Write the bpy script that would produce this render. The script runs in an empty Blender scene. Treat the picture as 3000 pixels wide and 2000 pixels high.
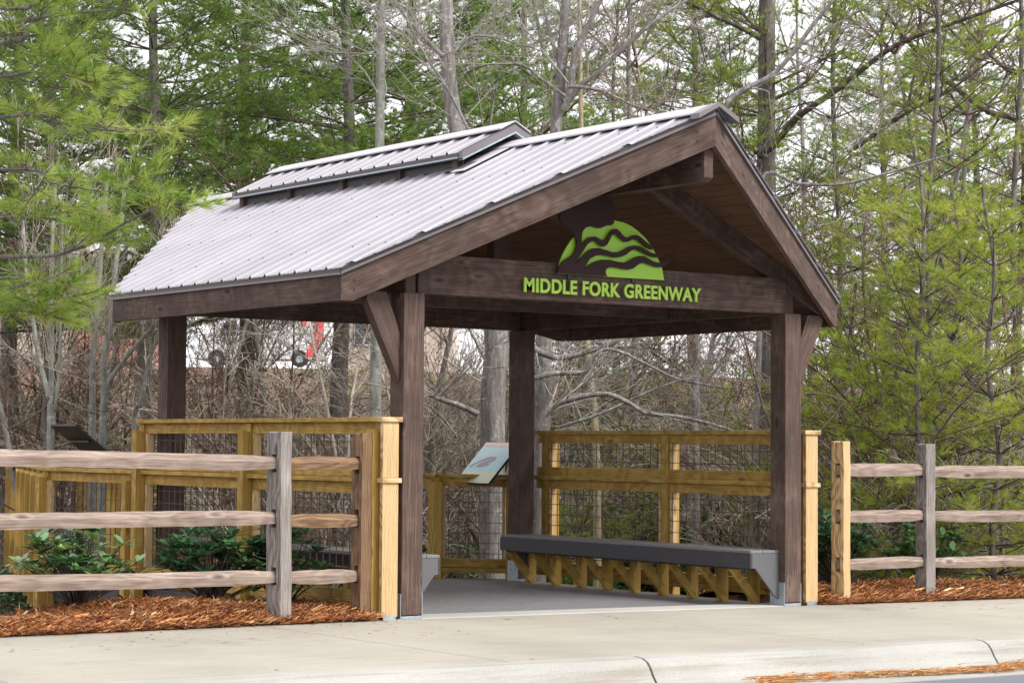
import bpy, bmesh, math, random
import numpy as np
from mathutils import Vector, Matrix
random.seed(11)
C = bpy.context.scene.collection
G = 0.01387                      # the pavement falls gently to the right
PW = 0.184                       # post width
WX, LY = 3.874, 3.796            # post spacing across / in depth
XM = (WX + PW) / 2
rad = math.radians

# ------------------------------------------------------------------ camera
CAM = np.array([-8.8008, -13.3852, 1.3107])
MR = np.array([[0.80674598, -0.59085549, 0.0071217],
               [-0.0333646, -0.03351585, 0.99888112],
               [0.5899557, 0.80608094, 0.04675244]])
FL = 6313.9
cam_d = bpy.data.cameras.new('camera'); cam = bpy.data.objects.new('camera', cam_d); C.objects.link(cam)
mw = Matrix.Identity(4)
for i in range(3):
    mw[i][0] = MR[0][i]; mw[i][1] = MR[1][i]; mw[i][2] = -MR[2][i]; mw[i][3] = CAM[i]
cam.matrix_world = mw
cam_d.lens = FL / 3000 * 36; cam_d.sensor_width = 36; cam_d.clip_start = 0.1; cam_d.clip_end = 2000
cam_d.dof.use_dof = True; cam_d.dof.focus_distance = 17.5; cam_d.dof.aperture_fstop = 9.0
bpy.context.scene.camera = cam
K = 3000 / 2352


def at(x, y, t):
    """point seen at (x, y) of the 2352-wide survey sketch, t metres in front of the lens"""
    v = MR.T @ np.array([(x * K - 1500) / FL, -(y * K - 1000) / FL, 1.0])
    return CAM + v * t


def depth(x, y):
    return (x - CAM[0]) * MR[2][0] + (y - CAM[1]) * MR[2][1]


def sm(a, b, v):
    v = min(1, max(0, (v - a) / (b - a))); return v * v * (3 - 2 * v)


def ground(x, y):
    t = depth(x, y)
    if y < -2.95: return -G * x - 0.42
    if y < 0: return -G * x - 0.06
    side = (x < -0.24 or x > 4.34)
    base = -G * x + (0.035 * sm(0, .25, y) - 0.0 if side else -0.12 - 0.2 * sm(0.3, 0.8, y))
    drop = 1.25 * sm(0.9, 5.5, y)
    z = base - drop
    rise = sm(30, 62, t) * 4.9 + sm(62, 110, t) * 1.6
    lat = (x - CAM[0]) * MR[0][0] + (y - CAM[1]) * MR[0][1]
    rise *= 1.0 - 0.25 * sm(5, 15, lat * 30 / max(t, 20))
    return z + rise


# ------------------------------------------------------------------ materials
def nodes(name):
    m = bpy.data.materials.new(name); m.use_nodes = True
    nt = m.node_tree; b = nt.nodes['Principled BSDF']
    return m, nt, b


def N(nt, kind, **kw):
    n = nt.nodes.new(kind)
    for k, v in kw.items():
        if k.startswith('i_'):
            key = k[2:]
            key = int(key) if key.isdigit() else key.replace('_', ' ')
            n.inputs[key].default_value = v
        else: setattr(n, k, v)
    return n


def ramp(nt, src, stops, interp='LINEAR'):
    r = nt.nodes.new('ShaderNodeValToRGB'); r.color_ramp.interpolation = interp
    e = r.color_ramp.elements
    while len(e) > 1: e.remove(e[-1])
    for i, (p, c) in enumerate(stops):
        el = e[0] if i == 0 else e.new(p)
        el.position = p; el.color = (*c, 1) if len(c) == 3 else c
    nt.links.new(src, r.inputs[0]); return r.outputs[0]


def mixc(nt, fac, a, b, mode='MIX'):
    m = nt.nodes.new('ShaderNodeMix'); m.data_type = 'RGBA'; m.blend_type = mode
    for s, v in ((m.inputs[0], fac), (m.inputs[6], a), (m.inputs[7], b)):
        if isinstance(v, (int, float)): s.default_value = v
        elif isinstance(v, tuple): s.default_value = (*v, 1)
        else: nt.links.new(v, s)
    return m.outputs[2]


def bump(nt, b, h, strength, dist=0.01):
    n = N(nt, 'ShaderNodeBump', i_Strength=strength, i_Distance=dist)
    nt.links.new(h, n.inputs['Height']); nt.links.new(n.outputs[0], b.inputs['Normal'])


def wood(name, dark, mid, light, rough=0.75, knots=0.5, stain=0.5, ring=1.0, spec=0.3, rw=0.22):
    """plank wood: grain follows the 'gc' attribute (x along the board)"""
    m, nt, b = nodes(name); L = nt.links
    a = N(nt, 'ShaderNodeAttribute', attribute_name='gc')
    mp = N(nt, 'ShaderNodeMapping'); mp.inputs['Scale'].default_value = (1.0, 14, 14)
    L.new(a.outputs['Vector'], mp.inputs[0])
    warp = N(nt, 'ShaderNodeTexNoise', i_Scale=1.6, i_Detail=2.0)
    L.new(a.outputs['Vector'], warp.inputs['Vector'])
    wv = N(nt, 'ShaderNodeVectorMath', operation='SCALE'); wv.inputs[3].default_value = 2.2
    L.new(warp.outputs['Color'], wv.inputs[0])
    ad = N(nt, 'ShaderNodeVectorMath', operation='ADD'); L.new(mp.outputs[0], ad.inputs[0]); L.new(wv.outputs[0], ad.inputs[1])
    g1 = N(nt, 'ShaderNodeTexWave', wave_type='BANDS', bands_direction='Y', i_Scale=1.5 * ring, i_Distortion=4.0, i_Detail=3.0); g1.inputs['Detail Scale'].default_value = 1.2
    L.new(ad.outputs[0], g1.inputs['Vector'])
    g2 = N(nt, 'ShaderNodeTexNoise', i_Scale=9.0, i_Detail=5.0, i_Roughness=0.65)
    mp2 = N(nt, 'ShaderNodeMapping'); mp2.inputs['Scale'].default_value = (0.35, 9, 9)
    L.new(a.outputs['Vector'], mp2.inputs[0]); L.new(mp2.outputs[0], g2.inputs['Vector'])
    mx = N(nt, 'ShaderNodeMath', operation='MULTIPLY_ADD'); mx.inputs[1].default_value = rw
    L.new(g1.outputs['Fac'], mx.inputs[0])
    m2 = N(nt, 'ShaderNodeMath', operation='MULTIPLY'); m2.inputs[1].default_value = 1.04 - rw; L.new(g2.outputs['Fac'], m2.inputs[0]); L.new(m2.outputs[0], mx.inputs[2])
    col = ramp(nt, mx.outputs[0], [(0.22, dark), (0.5, mid), (0.78, light)])
    # knots: dark rings scattered along the board
    mp3 = N(nt, 'ShaderNodeMapping'); mp3.inputs['Scale'].default_value = (2.1, 5.5, 5.5); L.new(a.outputs['Vector'], mp3.inputs[0])
    vo = N(nt, 'ShaderNodeTexVoronoi', i_Scale=1.0); L.new(mp3.outputs[0], vo.inputs['Vector'])
    kf = ramp(nt, vo.outputs['Distance'], [(0.0, (knots,) * 3), (0.055, (knots * .8,) * 3), (0.12, (0, 0, 0))])
    col = mixc(nt, kf, col, tuple(x * 0.35 for x in dark))
    hf = ramp(nt, vo.outputs['Distance'], [(0.11, (0, 0, 0)), (0.16, (knots * .4,) * 3), (0.22, (0, 0, 0))])
    col = mixc(nt, hf, col, tuple(min(1, x * 1.25) for x in light))
    # blotches of weather and stain
    st = N(nt, 'ShaderNodeTexNoise', i_Scale=2.3, i_Detail=4.0, i_Roughness=0.6); L.new(a.outputs['Vector'], st.inputs['Vector'])
    sf = ramp(nt, st.outputs['Fac'], [(0.42, (0, 0, 0)), (0.72, (stain,) * 3)])
    col = mixc(nt, sf, col, tuple(x * 0.42 + 0.012 for x in mid))
    rf = ramp(nt, st.outputs['Fac'], [(0.25, (stain * .7,) * 3), (0.42, (0, 0, 0))])
    col = mixc(nt, rf, col, tuple(min(1, x * 1.18) for x in light))
    L.new(col, b.inputs['Base Color']); b.inputs['Roughness'].default_value = rough
    b.inputs['Specular IOR Level'].default_value = spec
    bump(nt, b, mx.outputs[0], 0.35, 0.004)
    return m


M = {}
M['stain'] = wood('stained_timber', (.036, .020, .015), (.088, .056, .045), (.165, .118, .100), 0.7, 0.9, 0.85, 1.0, .18, .12)
M['soffit'] = wood('stained_boards', (.05, .024, .014), (.10, .052, .030), (.15, .085, .05), 0.7, 0.6, 0.5)
M['pt'] = wood('treated_pine', (.20, .11, .018), (.36, .225, .048), (.50, .34, .10), 0.7, 0.8, 0.35)
M['ptlight'] = wood('fresh_treated_pine', (.30, .17, .06), (.49, .34, .165), (.60, .46, .27), 0.7, 0.7, 0.12, 1.2, .3, .42)
M['rail'] = wood('weathered_split_rail', (.075, .045, .032), (.25, .19, .155), (.40, .335, .295), 0.85, 0.85, 0.45, .7, .2, .10)
M['railgrey'] = wood('grey_weathered_post', (.07, .055, .05), (.22, .195, .18), (.37, .345, .33), 0.85, 0.8, 0.4)
M['railbrown'] = wood('brown_weathered_rail', (.07, .038, .02), (.17, .10, .055), (.30, .20, .12), 0.85, 0.6, 0.4)


def plain(name, col, rough=0.5, metal=0.0, noise=0.15, scale=6.0, spec=0.5, bmp=0.0):
    m, nt, b = nodes(name)
    tc = N(nt, 'ShaderNodeTexCoord')
    n = N(nt, 'ShaderNodeTexNoise', i_Scale=scale, i_Detail=6.0, i_Roughness=0.6); nt.links.new(tc.outputs['Object'], n.inputs['Vector'])
    c = ramp(nt, n.outputs['Fac'], [(0.3, tuple(x * (1 - noise) for x in col)), (0.7, tuple(min(1, x * (1 + noise)) for x in col))])
    nt.links.new(c, b.inputs['Base Color']); b.inputs['Roughness'].default_value = rough; b.inputs['Metallic'].default_value = metal
    b.inputs['Specular IOR Level'].default_value = spec
    if bmp: bump(nt, b, n.outputs['Fac'], bmp)
    return m


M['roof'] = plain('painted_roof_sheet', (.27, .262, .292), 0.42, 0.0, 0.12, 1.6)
M['roof_lit'] = plain('sky_lit_roof_sheet', (.44, .425, .455), 0.6, 0.0, 0.08, 1.6)  # roof sheet colour lightened so the caps look lit by the sky
M['trim'] = plain('bronze_trim', (.165, .15, .155), 0.4, 0.35, 0.08, 3)
M['darktrim'] = plain('dark_bronze_gutter_trim', (.07, .06, .058), 0.45, 0.2, 0.1, 3)
M['galv'] = plain('galvanised_steel', (.36, .42, .46), 0.45, 0.6, 0.2, 30)
M['wire'] = plain('rusty_wire', (.09, .06, .045), 0.6, 0.3, 0.3, 30)
M['compdark'] = plain('composite_fascia', (.038, .036, .041), 0.55, 0, 0.12, 25)
M['compgrey'] = plain('composite_seat', (.155, .15, .16), 0.5, 0, 0.10, 25)
M['compend'] = plain('composite_end_board', (.095, .095, .102), 0.6, 0, 0.08, 25)
M['green'] = plain('lime_green_sign_face', (.26, .50, .02), 0.4, 0, 0.02, 3)
M['letter'] = plain('lime_green_letter', (.34, .56, .055), 0.4, 0, 0.02, 3)
M['brownsign'] = plain('brown_sign_metal', (.032, .016, .017), 0.6, 0.0, 0.1, 8, .15)
M['black'] = plain('black_steel', (.018, .016, .016), 0.5, 0, 0.1, 5)
M['van'] = plain('white_van_paint', (.62, .63, .65), 0.3, 0, 0.02, 1)
M['red'] = plain('red_van_graphic', (.72, .10, .10), 0.35, 0, 0.03, 1)
M['tyre'] = plain('tyre_rubber', (.03, .03, .035), 0.8, 0, 0.1, 5)
M['glass'] = plain('dark_window', (.05, .06, .07), 0.1, 0, 0.05, 2)
M['wall'] = plain('tan_wall', (.50, .42, .36), 0.8, 0, 0.08, 2)
M['wallred'] = plain('brick_wall', (.42, .22, .17), 0.85, 0, 0.2, 8)
M['roofgrey'] = plain('shingle_roof', (.22, .20, .19), 0.85, 0, 0.2, 8)


def deckmat():
    m, nt, b = nodes('composite_decking')
    a = N(nt, 'ShaderNodeAttribute', attribute_name='gc')
    mp = N(nt, 'ShaderNodeMapping'); mp.inputs['Scale'].default_value = (1.2, 20, 20); nt.links.new(a.outputs['Vector'], mp.inputs[0])
    n = N(nt, 'ShaderNodeTexNoise', i_Scale=5, i_Detail=5, i_Roughness=.6); nt.links.new(mp.outputs[0], n.inputs[0])
    c = ramp(nt, n.outputs['Fac'], [(.3, (.15, .147, .155)), (.7, (.245, .24, .255))])
    nt.links.new(c, b.inputs['Base Color']); b.inputs['Roughness'].default_value = .5
    bump(nt, b, n.outputs['Fac'], .2, .003); return m


M['deck'] = deckmat()


def concrete(name, base, joint=False, dirt=0.5, rough=.85):
    m, nt, b = nodes(name); L = nt.links
    tc = N(nt, 'ShaderNodeTexCoord')
    n1 = N(nt, 'ShaderNodeTexNoise', i_Scale=0.55, i_Detail=5, i_Roughness=.55); L.new(tc.outputs['Object'], n1.inputs[0])
    n2 = N(nt, 'ShaderNodeTexNoise', i_Scale=90, i_Detail=3, i_Roughness=.7); L.new(tc.outputs['Object'], n2.inputs[0])
    mp = N(nt, 'ShaderNodeMapping'); mp.inputs['Scale'].default_value = (0.35, 9, 1); L.new(tc.outputs['Object'], mp.inputs[0])
    n3 = N(nt, 'ShaderNodeTexNoise', i_Scale=2.2, i_Detail=6, i_Roughness=.65); L.new(mp.outputs[0], n3.inputs[0])
    c = ramp(nt, n1.outputs['Fac'], [(.32, tuple(x * .80 for x in base)), (.5, base), (.7, tuple(min(1, x * 1.13) for x in base))])
    d = ramp(nt, n3.outputs['Fac'], [(.5, (0, 0, 0)), (.72, (dirt,) * 3)])
    c = mixc(nt, d, c, (base[0] * .66, base[1] * .60, base[2] * .50))
    s = ramp(nt, n2.outputs['Fac'], [(.3, (.80,) * 3), (.6, (1.0,) * 3)])
    c = mixc(nt, 1.0, c, s, 'MULTIPLY')
    # small dark spots
    vo = N(nt, 'ShaderNodeTexVoronoi', i_Scale=2.3); L.new(tc.outputs['Object'], vo.inputs['Vector'])
    k = ramp(nt, vo.outputs['Distance'], [(0.0, (.8,) * 3), (.018, (.8,) * 3), (.026, (0, 0, 0))])
    c = mixc(nt, k, c, (.12, .08, .05))
    L.new(c, b.inputs['Base Color']); b.inputs['Roughness'].default_value = rough
    bump(nt, b, n2.outputs['Fac'], .25, .004)
    return m


M['walk'] = concrete('sidewalk_concrete', (.335, .315, .265), dirt=.5)
M['strip'] = concrete('strip_concrete', (.42, .41, .38), dirt=.1)
M['kerb'] = concrete('kerb_concrete', (.34, .335, .31), dirt=.85)
M['gutter'] = concrete('gutter_concrete', (.33, .325, .30), dirt=.45)
M['asphalt'] = concrete('asphalt', (.13, .135, .155), dirt=.1)


def littermat():
    m, nt, b = nodes('leaf_litter'); L = nt.links
    tc = N(nt, 'ShaderNodeTexCoord')
    v = N(nt, 'ShaderNodeTexVoronoi', i_Scale=9.0); L.new(tc.outputs['Object'], v.inputs['Vector'])
    n = N(nt, 'ShaderNodeTexNoise', i_Scale=0.45, i_Detail=5); L.new(tc.outputs['Object'], n.inputs[0])
    sep = N(nt, 'ShaderNodeSeparateColor'); L.new(v.outputs['Color'], sep.inputs[0])
    c = ramp(nt, sep.outputs[0], [(0, (.022, .012, .009)), (.35, (.075, .035, .022)), (.7, (.15, .075, .045)), (1, (.24, .15, .10))])
    g = ramp(nt, n.outputs['Fac'], [(.52, (0, 0, 0)), (.62, (.75,) * 3)])
    c = mixc(nt, g, c, (.13, .13, .035))
    L.new(c, b.inputs['Base Color']); b.inputs['Roughness'].default_value = .9
    bump(nt, b, v.outputs['Distance'], .9, .05); return m


M['litter'] = littermat()


def strawmat():
    m, nt, b = nodes('pine_straw_mat'); L = nt.links
    a = N(nt, 'ShaderNodeAttribute', attribute_name='tint')
    c = ramp(nt, a.outputs['Fac'], [(0, (.05, .02, .014)), (.25, (.20, .07, .026)), (.6, (.42, .155, .045)), (.88, (.54, .27, .09)), (.97, (.60, .44, .22))])
    L.new(c, b.inputs['Base Color']); b.inputs['Roughness'].default_value = .7; return m


M['straw'] = strawmat()
M['strawbase'] = plain('pine_straw_bed', (.19, .075, .035), .9, 0, .5, 22, .2, 1.0)


def bark(name, a, c, d, scale=1.0, lichen=.5):
    m, nt, b = nodes(name); L = nt.links
    tc = N(nt, 'ShaderNodeTexCoord')
    mp = N(nt, 'ShaderNodeMapping'); mp.inputs['Scale'].default_value = (22 * scale, 22 * scale, 4 * scale); L.new(tc.outputs['Object'], mp.inputs[0])
    n = N(nt, 'ShaderNodeTexNoise', i_Scale=1.0, i_Detail=7, i_Roughness=.7); L.new(mp.outputs[0], n.inputs[0])
    n2 = N(nt, 'ShaderNodeTexNoise', i_Scale=14 * scale, i_Detail=5, i_Roughness=.7); L.new(tc.outputs['Object'], n2.inputs[0])
    col = ramp(nt, n.outputs['Fac'], [(.3, a), (.52, c), (.72, d)])
    f = ramp(nt, n2.outputs['Fac'], [(.56, (0, 0, 0)), (.64, (lichen,) * 3)])
    col = mixc(nt, f, col, (.52, .53, .48))
    L.new(col, b.inputs['Base Color']); b.inputs['Roughness'].default_value = .9
    bump(nt, b, n.outputs['Fac'], .8, .02); return m


M['greybark'] = bark('grey_bark', (.075, .068, .062), (.20, .185, .172), (.33, .315, .30))
M['palebark'] = bark('pale_bark', (.10, .105, .085), (.24, .25, .215), (.38, .39, .35))
M['pinebark'] = bark('pine_bark', (.045, .038, .032), (.12, .105, .095), (.22, .20, .185), .8, .25)
M['darkbark'] = bark('dark_bark', (.035, .026, .02), (.085, .065, .05), (.16, .13, .105), .8, .3)
M['tantwig'] = bark('tan_twig', (.15, .125, .095), (.34, .30, .24), (.54, .50, .43), .5, .2)
M['redtwig'] = bark('reddish_twig', (.055, .033, .024), (.13, .085, .06), (.27, .20, .15), .5, .2)
M['greytwig'] = bark('grey_twig', (.15, .13, .115), (.31, .28, .255), (.47, .44, .41), .5, .2)
M['yellowbark'] = bark('yellowish_bark', (.17, .14, .08), (.36, .31, .19), (.50, .46, .34), 1, .4)


def leafmat(name, stops, trans=.35, rough=.5, spec=.3):
    m, nt, b = nodes(name); L = nt.links
    a = N(nt, 'ShaderNodeAttribute', attribute_name='tint')
    c = ramp(nt, a.outputs['Fac'], stops)
    L.new(c, b.inputs['Base Color']); b.inputs['Roughness'].default_value = rough; b.inputs['Specular IOR Level'].default_value = spec
    t = N(nt, 'ShaderNodeBsdfTranslucent'); L.new(c, t.inputs[0])
    mx = N(nt, 'ShaderNodeMixShader'); mx.inputs[0].default_value = trans
    L.new(b.outputs[0], mx.inputs[1]); L.new(t.outputs[0], mx.inputs[2])
    L.new(mx.outputs[0], nt.nodes['Material Output'].inputs[0]); return m


M['needle_mid'] = leafmat('green_needles', [(0, (.08, .145, .035)), (.4, (.18, .29, .065)), (.8, (.31, .43, .11)), (1, (.46, .49, .15))], .5)
M['needle_dark'] = leafmat('dark_green_needles', [(0, (.05, .10, .025)), (.5, (.16, .26, .05)), (1, (.32, .42, .09))], .5)
M['needle_yellow'] = leafmat('yellow_green_needles', [(0, (.12, .19, .03)), (.4, (.27, .35, .05)), (.8, (.46, .50, .08)), (1, (.62, .55, .16))], .5)
M['needle_near'] = leafmat('bright_green_needles', [(0, (.09, .18, .03)), (.45, (.19, .32, .05)), (.8, (.34, .44, .08)), (1, (.52, .50, .16))], .45)
M['rhodo'] = leafmat('glossy_leaves', [(0, (.02, .065, .035)), (.5, (.05, .13, .05)), (.85, (.13, .23, .07)), (1, (.30, .40, .12))], .2, .22, .8)


# ------------------------------------------------------------------ mesh helpers
class MB:
    def __init__(s): s.v = []; s.f = []; s.g = []; s.fm = []

    def add(s, verts, faces, axis=None, mi=0, off=None):
        o = len(s.v)
        if axis is None: axis = (1, 0, 0)
        ax = Vector(axis).normalized()
        up = Vector((0, 0, 1)) if abs(ax.z) < .9 else Vector((0, 1, 0))
        b = ax.cross(up).normalized(); c = ax.cross(b)
        if off is None: off = (random.uniform(0, 50), random.uniform(0, 50), random.uniform(0, 50))
        for p in verts:
            p = Vector(p); s.v.append(tuple(p)); s.g.append((p.dot(ax) + off[0], p.dot(b) + off[1], p.dot(c) + off[2]))
        for f in faces: s.f.append(tuple(i + o for i in f)); s.fm.append(mi)

    BF = [(0, 3, 2, 1), (4, 5, 6, 7), (0, 1, 5, 4), (1, 2, 6, 5), (2, 3, 7, 6), (3, 0, 4, 7)]

    def box(s, x0, x1, y0, y1, z0, z1, axis=None, mi=0, dz=None):
        if axis is None:
            d = (x1 - x0, y1 - y0, z1 - z0); k = d.index(max(d)); axis = [0, 0, 0]; axis[k] = 1
        v = [(x0, y0, z0), (x1, y0, z0), (x1, y1, z0), (x0, y1, z0), (x0, y0, z1), (x1, y0, z1), (x1, y1, z1), (x0, y1, z1)]
        if dz: v = [(x, y, z + dz(x, y)) for x, y, z in v]
        s.add(v, s.BF, axis, mi)

    def beam(s, p0, p1, w, h, up=(0, 0, 1), mi=0):
        """box from p0 to p1 (centre line), w across, h along up"""
        p0 = Vector(p0); p1 = Vector(p1); d = (p1 - p0).normalized()
        u = Vector(up); r = d.cross(u).normalized() * w / 2; u = r.cross(d).normalized() * h / 2
        v = [p0 - r - u, p0 + r - u, p0 + r + u, p0 - r + u, p1 - r - u, p1 + r - u, p1 + r + u, p1 - r + u]
        s.add(v, [(0, 1, 2, 3), (7, 6, 5, 4), (0, 4, 5, 1), (1, 5, 6, 2), (2, 6, 7, 3), (3, 7, 4, 0)], d, mi)

    def prism(s, poly, ext, axis=None, mi=0):
        """polygon (3D points, planar) extruded by vector ext"""
        n = len(poly); e = Vector(ext)
        v = [Vector(p) for p in poly] + [Vector(p) + e for p in poly]
        f = [tuple(range(n - 1, -1, -1)), tuple(range(n, 2 * n))]
        f += [(i, (i + 1) % n, (i + 1) % n + n, i + n) for i in range(n)]
        s.add(v, f, axis, mi)

    def cyl(s, p0, p1, r, n=10, r1=None, mi=0):
        p0 = Vector(p0); p1 = Vector(p1); d = (p1 - p0).normalized(); r1 = r if r1 is None else r1
        a = d.cross(Vector((0, 0, 1)) if abs(d.z) < .9 else Vector((1, 0, 0))).normalized(); b = d.cross(a)
        v = []
        for p, q in ((p0, r), (p1, r1)):
            for i in range(n):
                t = 2 * math.pi * i / n; v.append(p + (a * math.cos(t) + b * math.sin(t)) * q)
        f = [(i, (i + 1) % n, n + (i + 1) % n, n + i) for i in range(n)] + [tuple(range(n - 1, -1, -1)), tuple(range(n, 2 * n))]
        s.add(v, f, d, mi)

    def build(s, name, mats, parent=None, bevel=0, origin=None, smooth=False):
        me = bpy.data.meshes.new(name)
        o0 = Vector(origin) if origin is not None else Vector((0, 0, 0))
        me.from_pydata([tuple(Vector(p) - o0) for p in s.v], [], s.f)
        for m in (mats if isinstance(mats, (list, tuple)) else [mats]): me.materials.append(m)
        a = me.attributes.new('gc', 'FLOAT_VECTOR', 'POINT')
        a.data.foreach_set('vector', np.array(s.g, dtype=np.float32).ravel())
        me.polygons.foreach_set('material_index', s.fm)
        me.validate(); me.update()
        bm = bmesh.new(); bm.from_mesh(me); bmesh.ops.recalc_face_normals(bm, faces=bm.faces); bm.to_mesh(me); bm.free()
        if smooth: me.shade_smooth()
        o = bpy.data.objects.new(name, me); C.objects.link(o)
        if parent is not None:
            o.parent = parent; pw = world_loc(parent)
            o.location = o0 - pw
        else: o.location = o0
        if bevel:
            b = o.modifiers.new('soft_edges', 'BEVEL'); b.width = bevel; b.segments = 2; b.limit_method = 'ANGLE'; b.angle_limit = rad(40)
        return o


def world_loc(o):
    v = Vector((0, 0, 0))
    while o is not None: v = v + o.location; o = o.parent
    return v


def tag(o, label, cat=None, group=None, kind=None):
    if label: o['label'] = label
    if cat: o['category'] = cat
    if group: o['group'] = group
    if kind: o['kind'] = kind
    return o


def empty(name, loc, label, cat, group=None):
    o = bpy.data.objects.new(name, None); C.objects.link(o); o.location = loc; o.empty_display_size = .3
    return tag(o, label, cat, group)


def arr_mesh(name, V, F, mat, tint=None, smooth=False):
    """numpy arrays -> mesh; F is (n,3) or (n,4)"""
    V = np.asarray(V, dtype=np.float32); F = np.asarray(F, dtype=np.int32)
    me = bpy.data.meshes.new(name); k = F.shape[1]
    me.vertices.add(len(V)); me.vertices.foreach_set('co', V.ravel())
    me.loops.add(F.size); me.loops.foreach_set('vertex_index', F.ravel())
    me.polygons.add(len(F)); me.polygons.foreach_set('loop_start', np.arange(0, F.size, k, dtype=np.int32))
    try: me.polygons.foreach_set('loop_total', np.full(len(F), k, dtype=np.int32))
    except Exception: pass
    if tint is not None:
        a = me.attributes.new('tint', 'FLOAT', 'POINT'); a.data.foreach_set('value', np.asarray(tint, dtype=np.float32))
    me.materials.append(mat); me.update(); me.validate()
    if smooth: me.shade_smooth()
    return me


def put(me, name, parent=None, loc=(0, 0, 0)):
    o = bpy.data.objects.new(name, me); C.objects.link(o); o.location = loc
    if parent is not None: o.parent = parent
    return o


# ------------------------------------------------------------------ setting: ground, pavement, kerb, road
def build_ground():
    xs = sorted(set([round(v, 2) for v in list(np.arange(-60, -10, 2.5)) + list(np.arange(-10, 18, .5)) + list(np.arange(18, 110, 3)) + [-.25, -.23, 4.33, 4.35]]))
    ys = sorted(set([round(v, 2) for v in list(np.arange(-40, -4, 3)) + [-3, -2.9, -.02, .02, .3, .8] + list(np.arange(-4, 22, .5)) + list(np.arange(22, 160, 3))]))
    rs = random.Random(4); V = []; F = []
    for y in ys:
        for x in xs:
            z = ground(x, y)
            if y > 1.5: z += rs.uniform(-.05, .05)
            V.append((x, y, z))
    n = len(xs)
    for j in range(len(ys) - 1):
        for i in range(n - 1): a = j * n + i; F.append((a, a + 1, a + n + 1, a + n))
    me = arr_mesh('ground', V, F, M['litter'], smooth=True)
    tag(put(me, 'ground'), 'brown leaf-littered ground falling away behind the shelter and rising to a bank', None, None, 'structure')


build_ground()


def sheet(name, poly, mat, z0, label):
    """slab following the gentle fall of the pavement"""
    mb = MB(); top = [(x, y, -G * x + z0) for x, y in poly]
    mb.prism([(x, y, z - .1) for x, y, z in top], (0, 0, .1))
    o = mb.build(name, mat, bevel=0.004); tag(o, label, None, None, 'structure'); return o


# sidewalk slabs with tooled joints
mb = MB(); js = [-14.0, -7.3, -4.3, -1.24, 1.72, 4.75, 7.8, 10.9, 20]
for a, b in zip(js[:-1], js[1:]):
    y1 = 0.0
    mb.prism([(x, y, -G * x - .12) for x, y in ((a + .006, -3.04), (b - .006, -3.04), (b - .006, y1), (a + .006, y1))], (0, 0, .12))
tag(mb.build('sidewalk', M['walk'], bevel=.008), 'broad tan concrete sidewalk with shallow joints', None, None, 'structure')
mb = MB(); mb.box(js[0], js[-1], -3.03, -.005, -.2, -.016, dz=lambda x, y: -G * x)
tag(mb.build('sidewalk_bed', M['asphalt']), 'dark joints between the sidewalk slabs', None, None, 'structure')
mb = MB(); mb.box(-.02, 4.07, .004, .37, -.12, .004, dz=lambda x, y: -G * x)
tag(mb.build('threshold_strip', M['strip'], bevel=.01), 'pale concrete strip between sidewalk and deck', None, None, 'structure')

# kerb: rounded profile swept along x, broken by dark joints
prof = [(-3.055, .0), (-3.05, -.3), (-3.36, -.3), (-3.33, -.155), (-3.315, -.13), (-3.29, -.10), (-3.265, -.055), (-3.235, -.022), (-3.19, -.003), (-3.12, .004)]
mb = MB(); kj = [-14, -4.4, -.335, 2.73, 5.8, 8.9, 20]
for a, b in zip(kj[:-1], kj[1:]):
    a += .009; b -= .009; n = len(prof)
    mb.prism([(a, y, z - G * a) for y, z in prof], (b - a, 0, -G * (b - a)), (1, 0, 0))
tag(mb.build('kerb', M['kerb'], smooth=False), 'rounded pale concrete kerb with dark joints', None, None, 'structure')
mb = MB(); mb.box(kj[0], kj[-1], -3.27, -3.06, -.3, -.075, dz=lambda x, y: -G * x)
tag(mb.build('kerb_joint_bed', M['asphalt']), 'dark filler in the kerb joints', None, None, 'structure')
mb = MB(); mb.box(-14, 20, -3.86, -3.30, -.3, -.152, dz=lambda x, y: -G * x)
tag(mb.build('gutter', M['gutter']), 'concrete gutter pan below the kerb', None, None, 'structure')
mb = MB(); mb.box(-60, 60, -40, -3.865, -.35, -.158, dz=lambda x, y: -G * x)
tag(mb.build('road', M['asphalt']), 'grey asphalt road surface', None, None, 'structure')

# ------------------------------------------------------------------ pavilion
ZE, ZP, HB, EAV = 2.540, 3.804, 0.241, 0.506
X0, X1 = -EAV, WX + PW + EAV
SL = (ZP - ZE) / (XM - X0)
YF, YFP, YB, YBP = 0.077, -1.18, 3.87, 7.10      # eave front, ridge front, eave back, ridge back
pav = empty('park_shelter', (XM, 2, 0), 'open timber shelter stained dark brown under a ribbed pale metal gable roof with green lettering', 'shelter')
ZB = 2.4215


def roofz(x, lift=0.0): return ZE + SL * ((x - X0) if x <= XM else (X1 - x)) + lift


# posts
for (px, py) in ((0, 0), (WX, 0), (0, LY), (WX, LY)):
    zb = -G * px + .028
    mb = MB(); mb.box(px, px + PW, py, py + PW, zb, ZB, (0, 0, 1))
    p = mb.build('post', M['stain'], pav, .005)
    mb = MB()
    s = -1
    mb.box(px - .006, px - .001, py + .004, py + PW - .004, zb - .03, zb + (.17 if px > 1 else .16))
    mb.box(px + PW + .001, px + PW + .006, py + .004, py + PW - .004, zb - .03, zb + .16)
    mb.box(px, px + PW, py + .004, py + PW - .004, zb - .030, zb - .006)
    for dy in (.05, .13):
        for dz in (.08, .13):
            mb.cyl((px - .006, py + dy, zb + dz), (px - .013, py + dy, zb + dz), .008, 6)
    mb.build('post_base', M['galv'], p)

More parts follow.
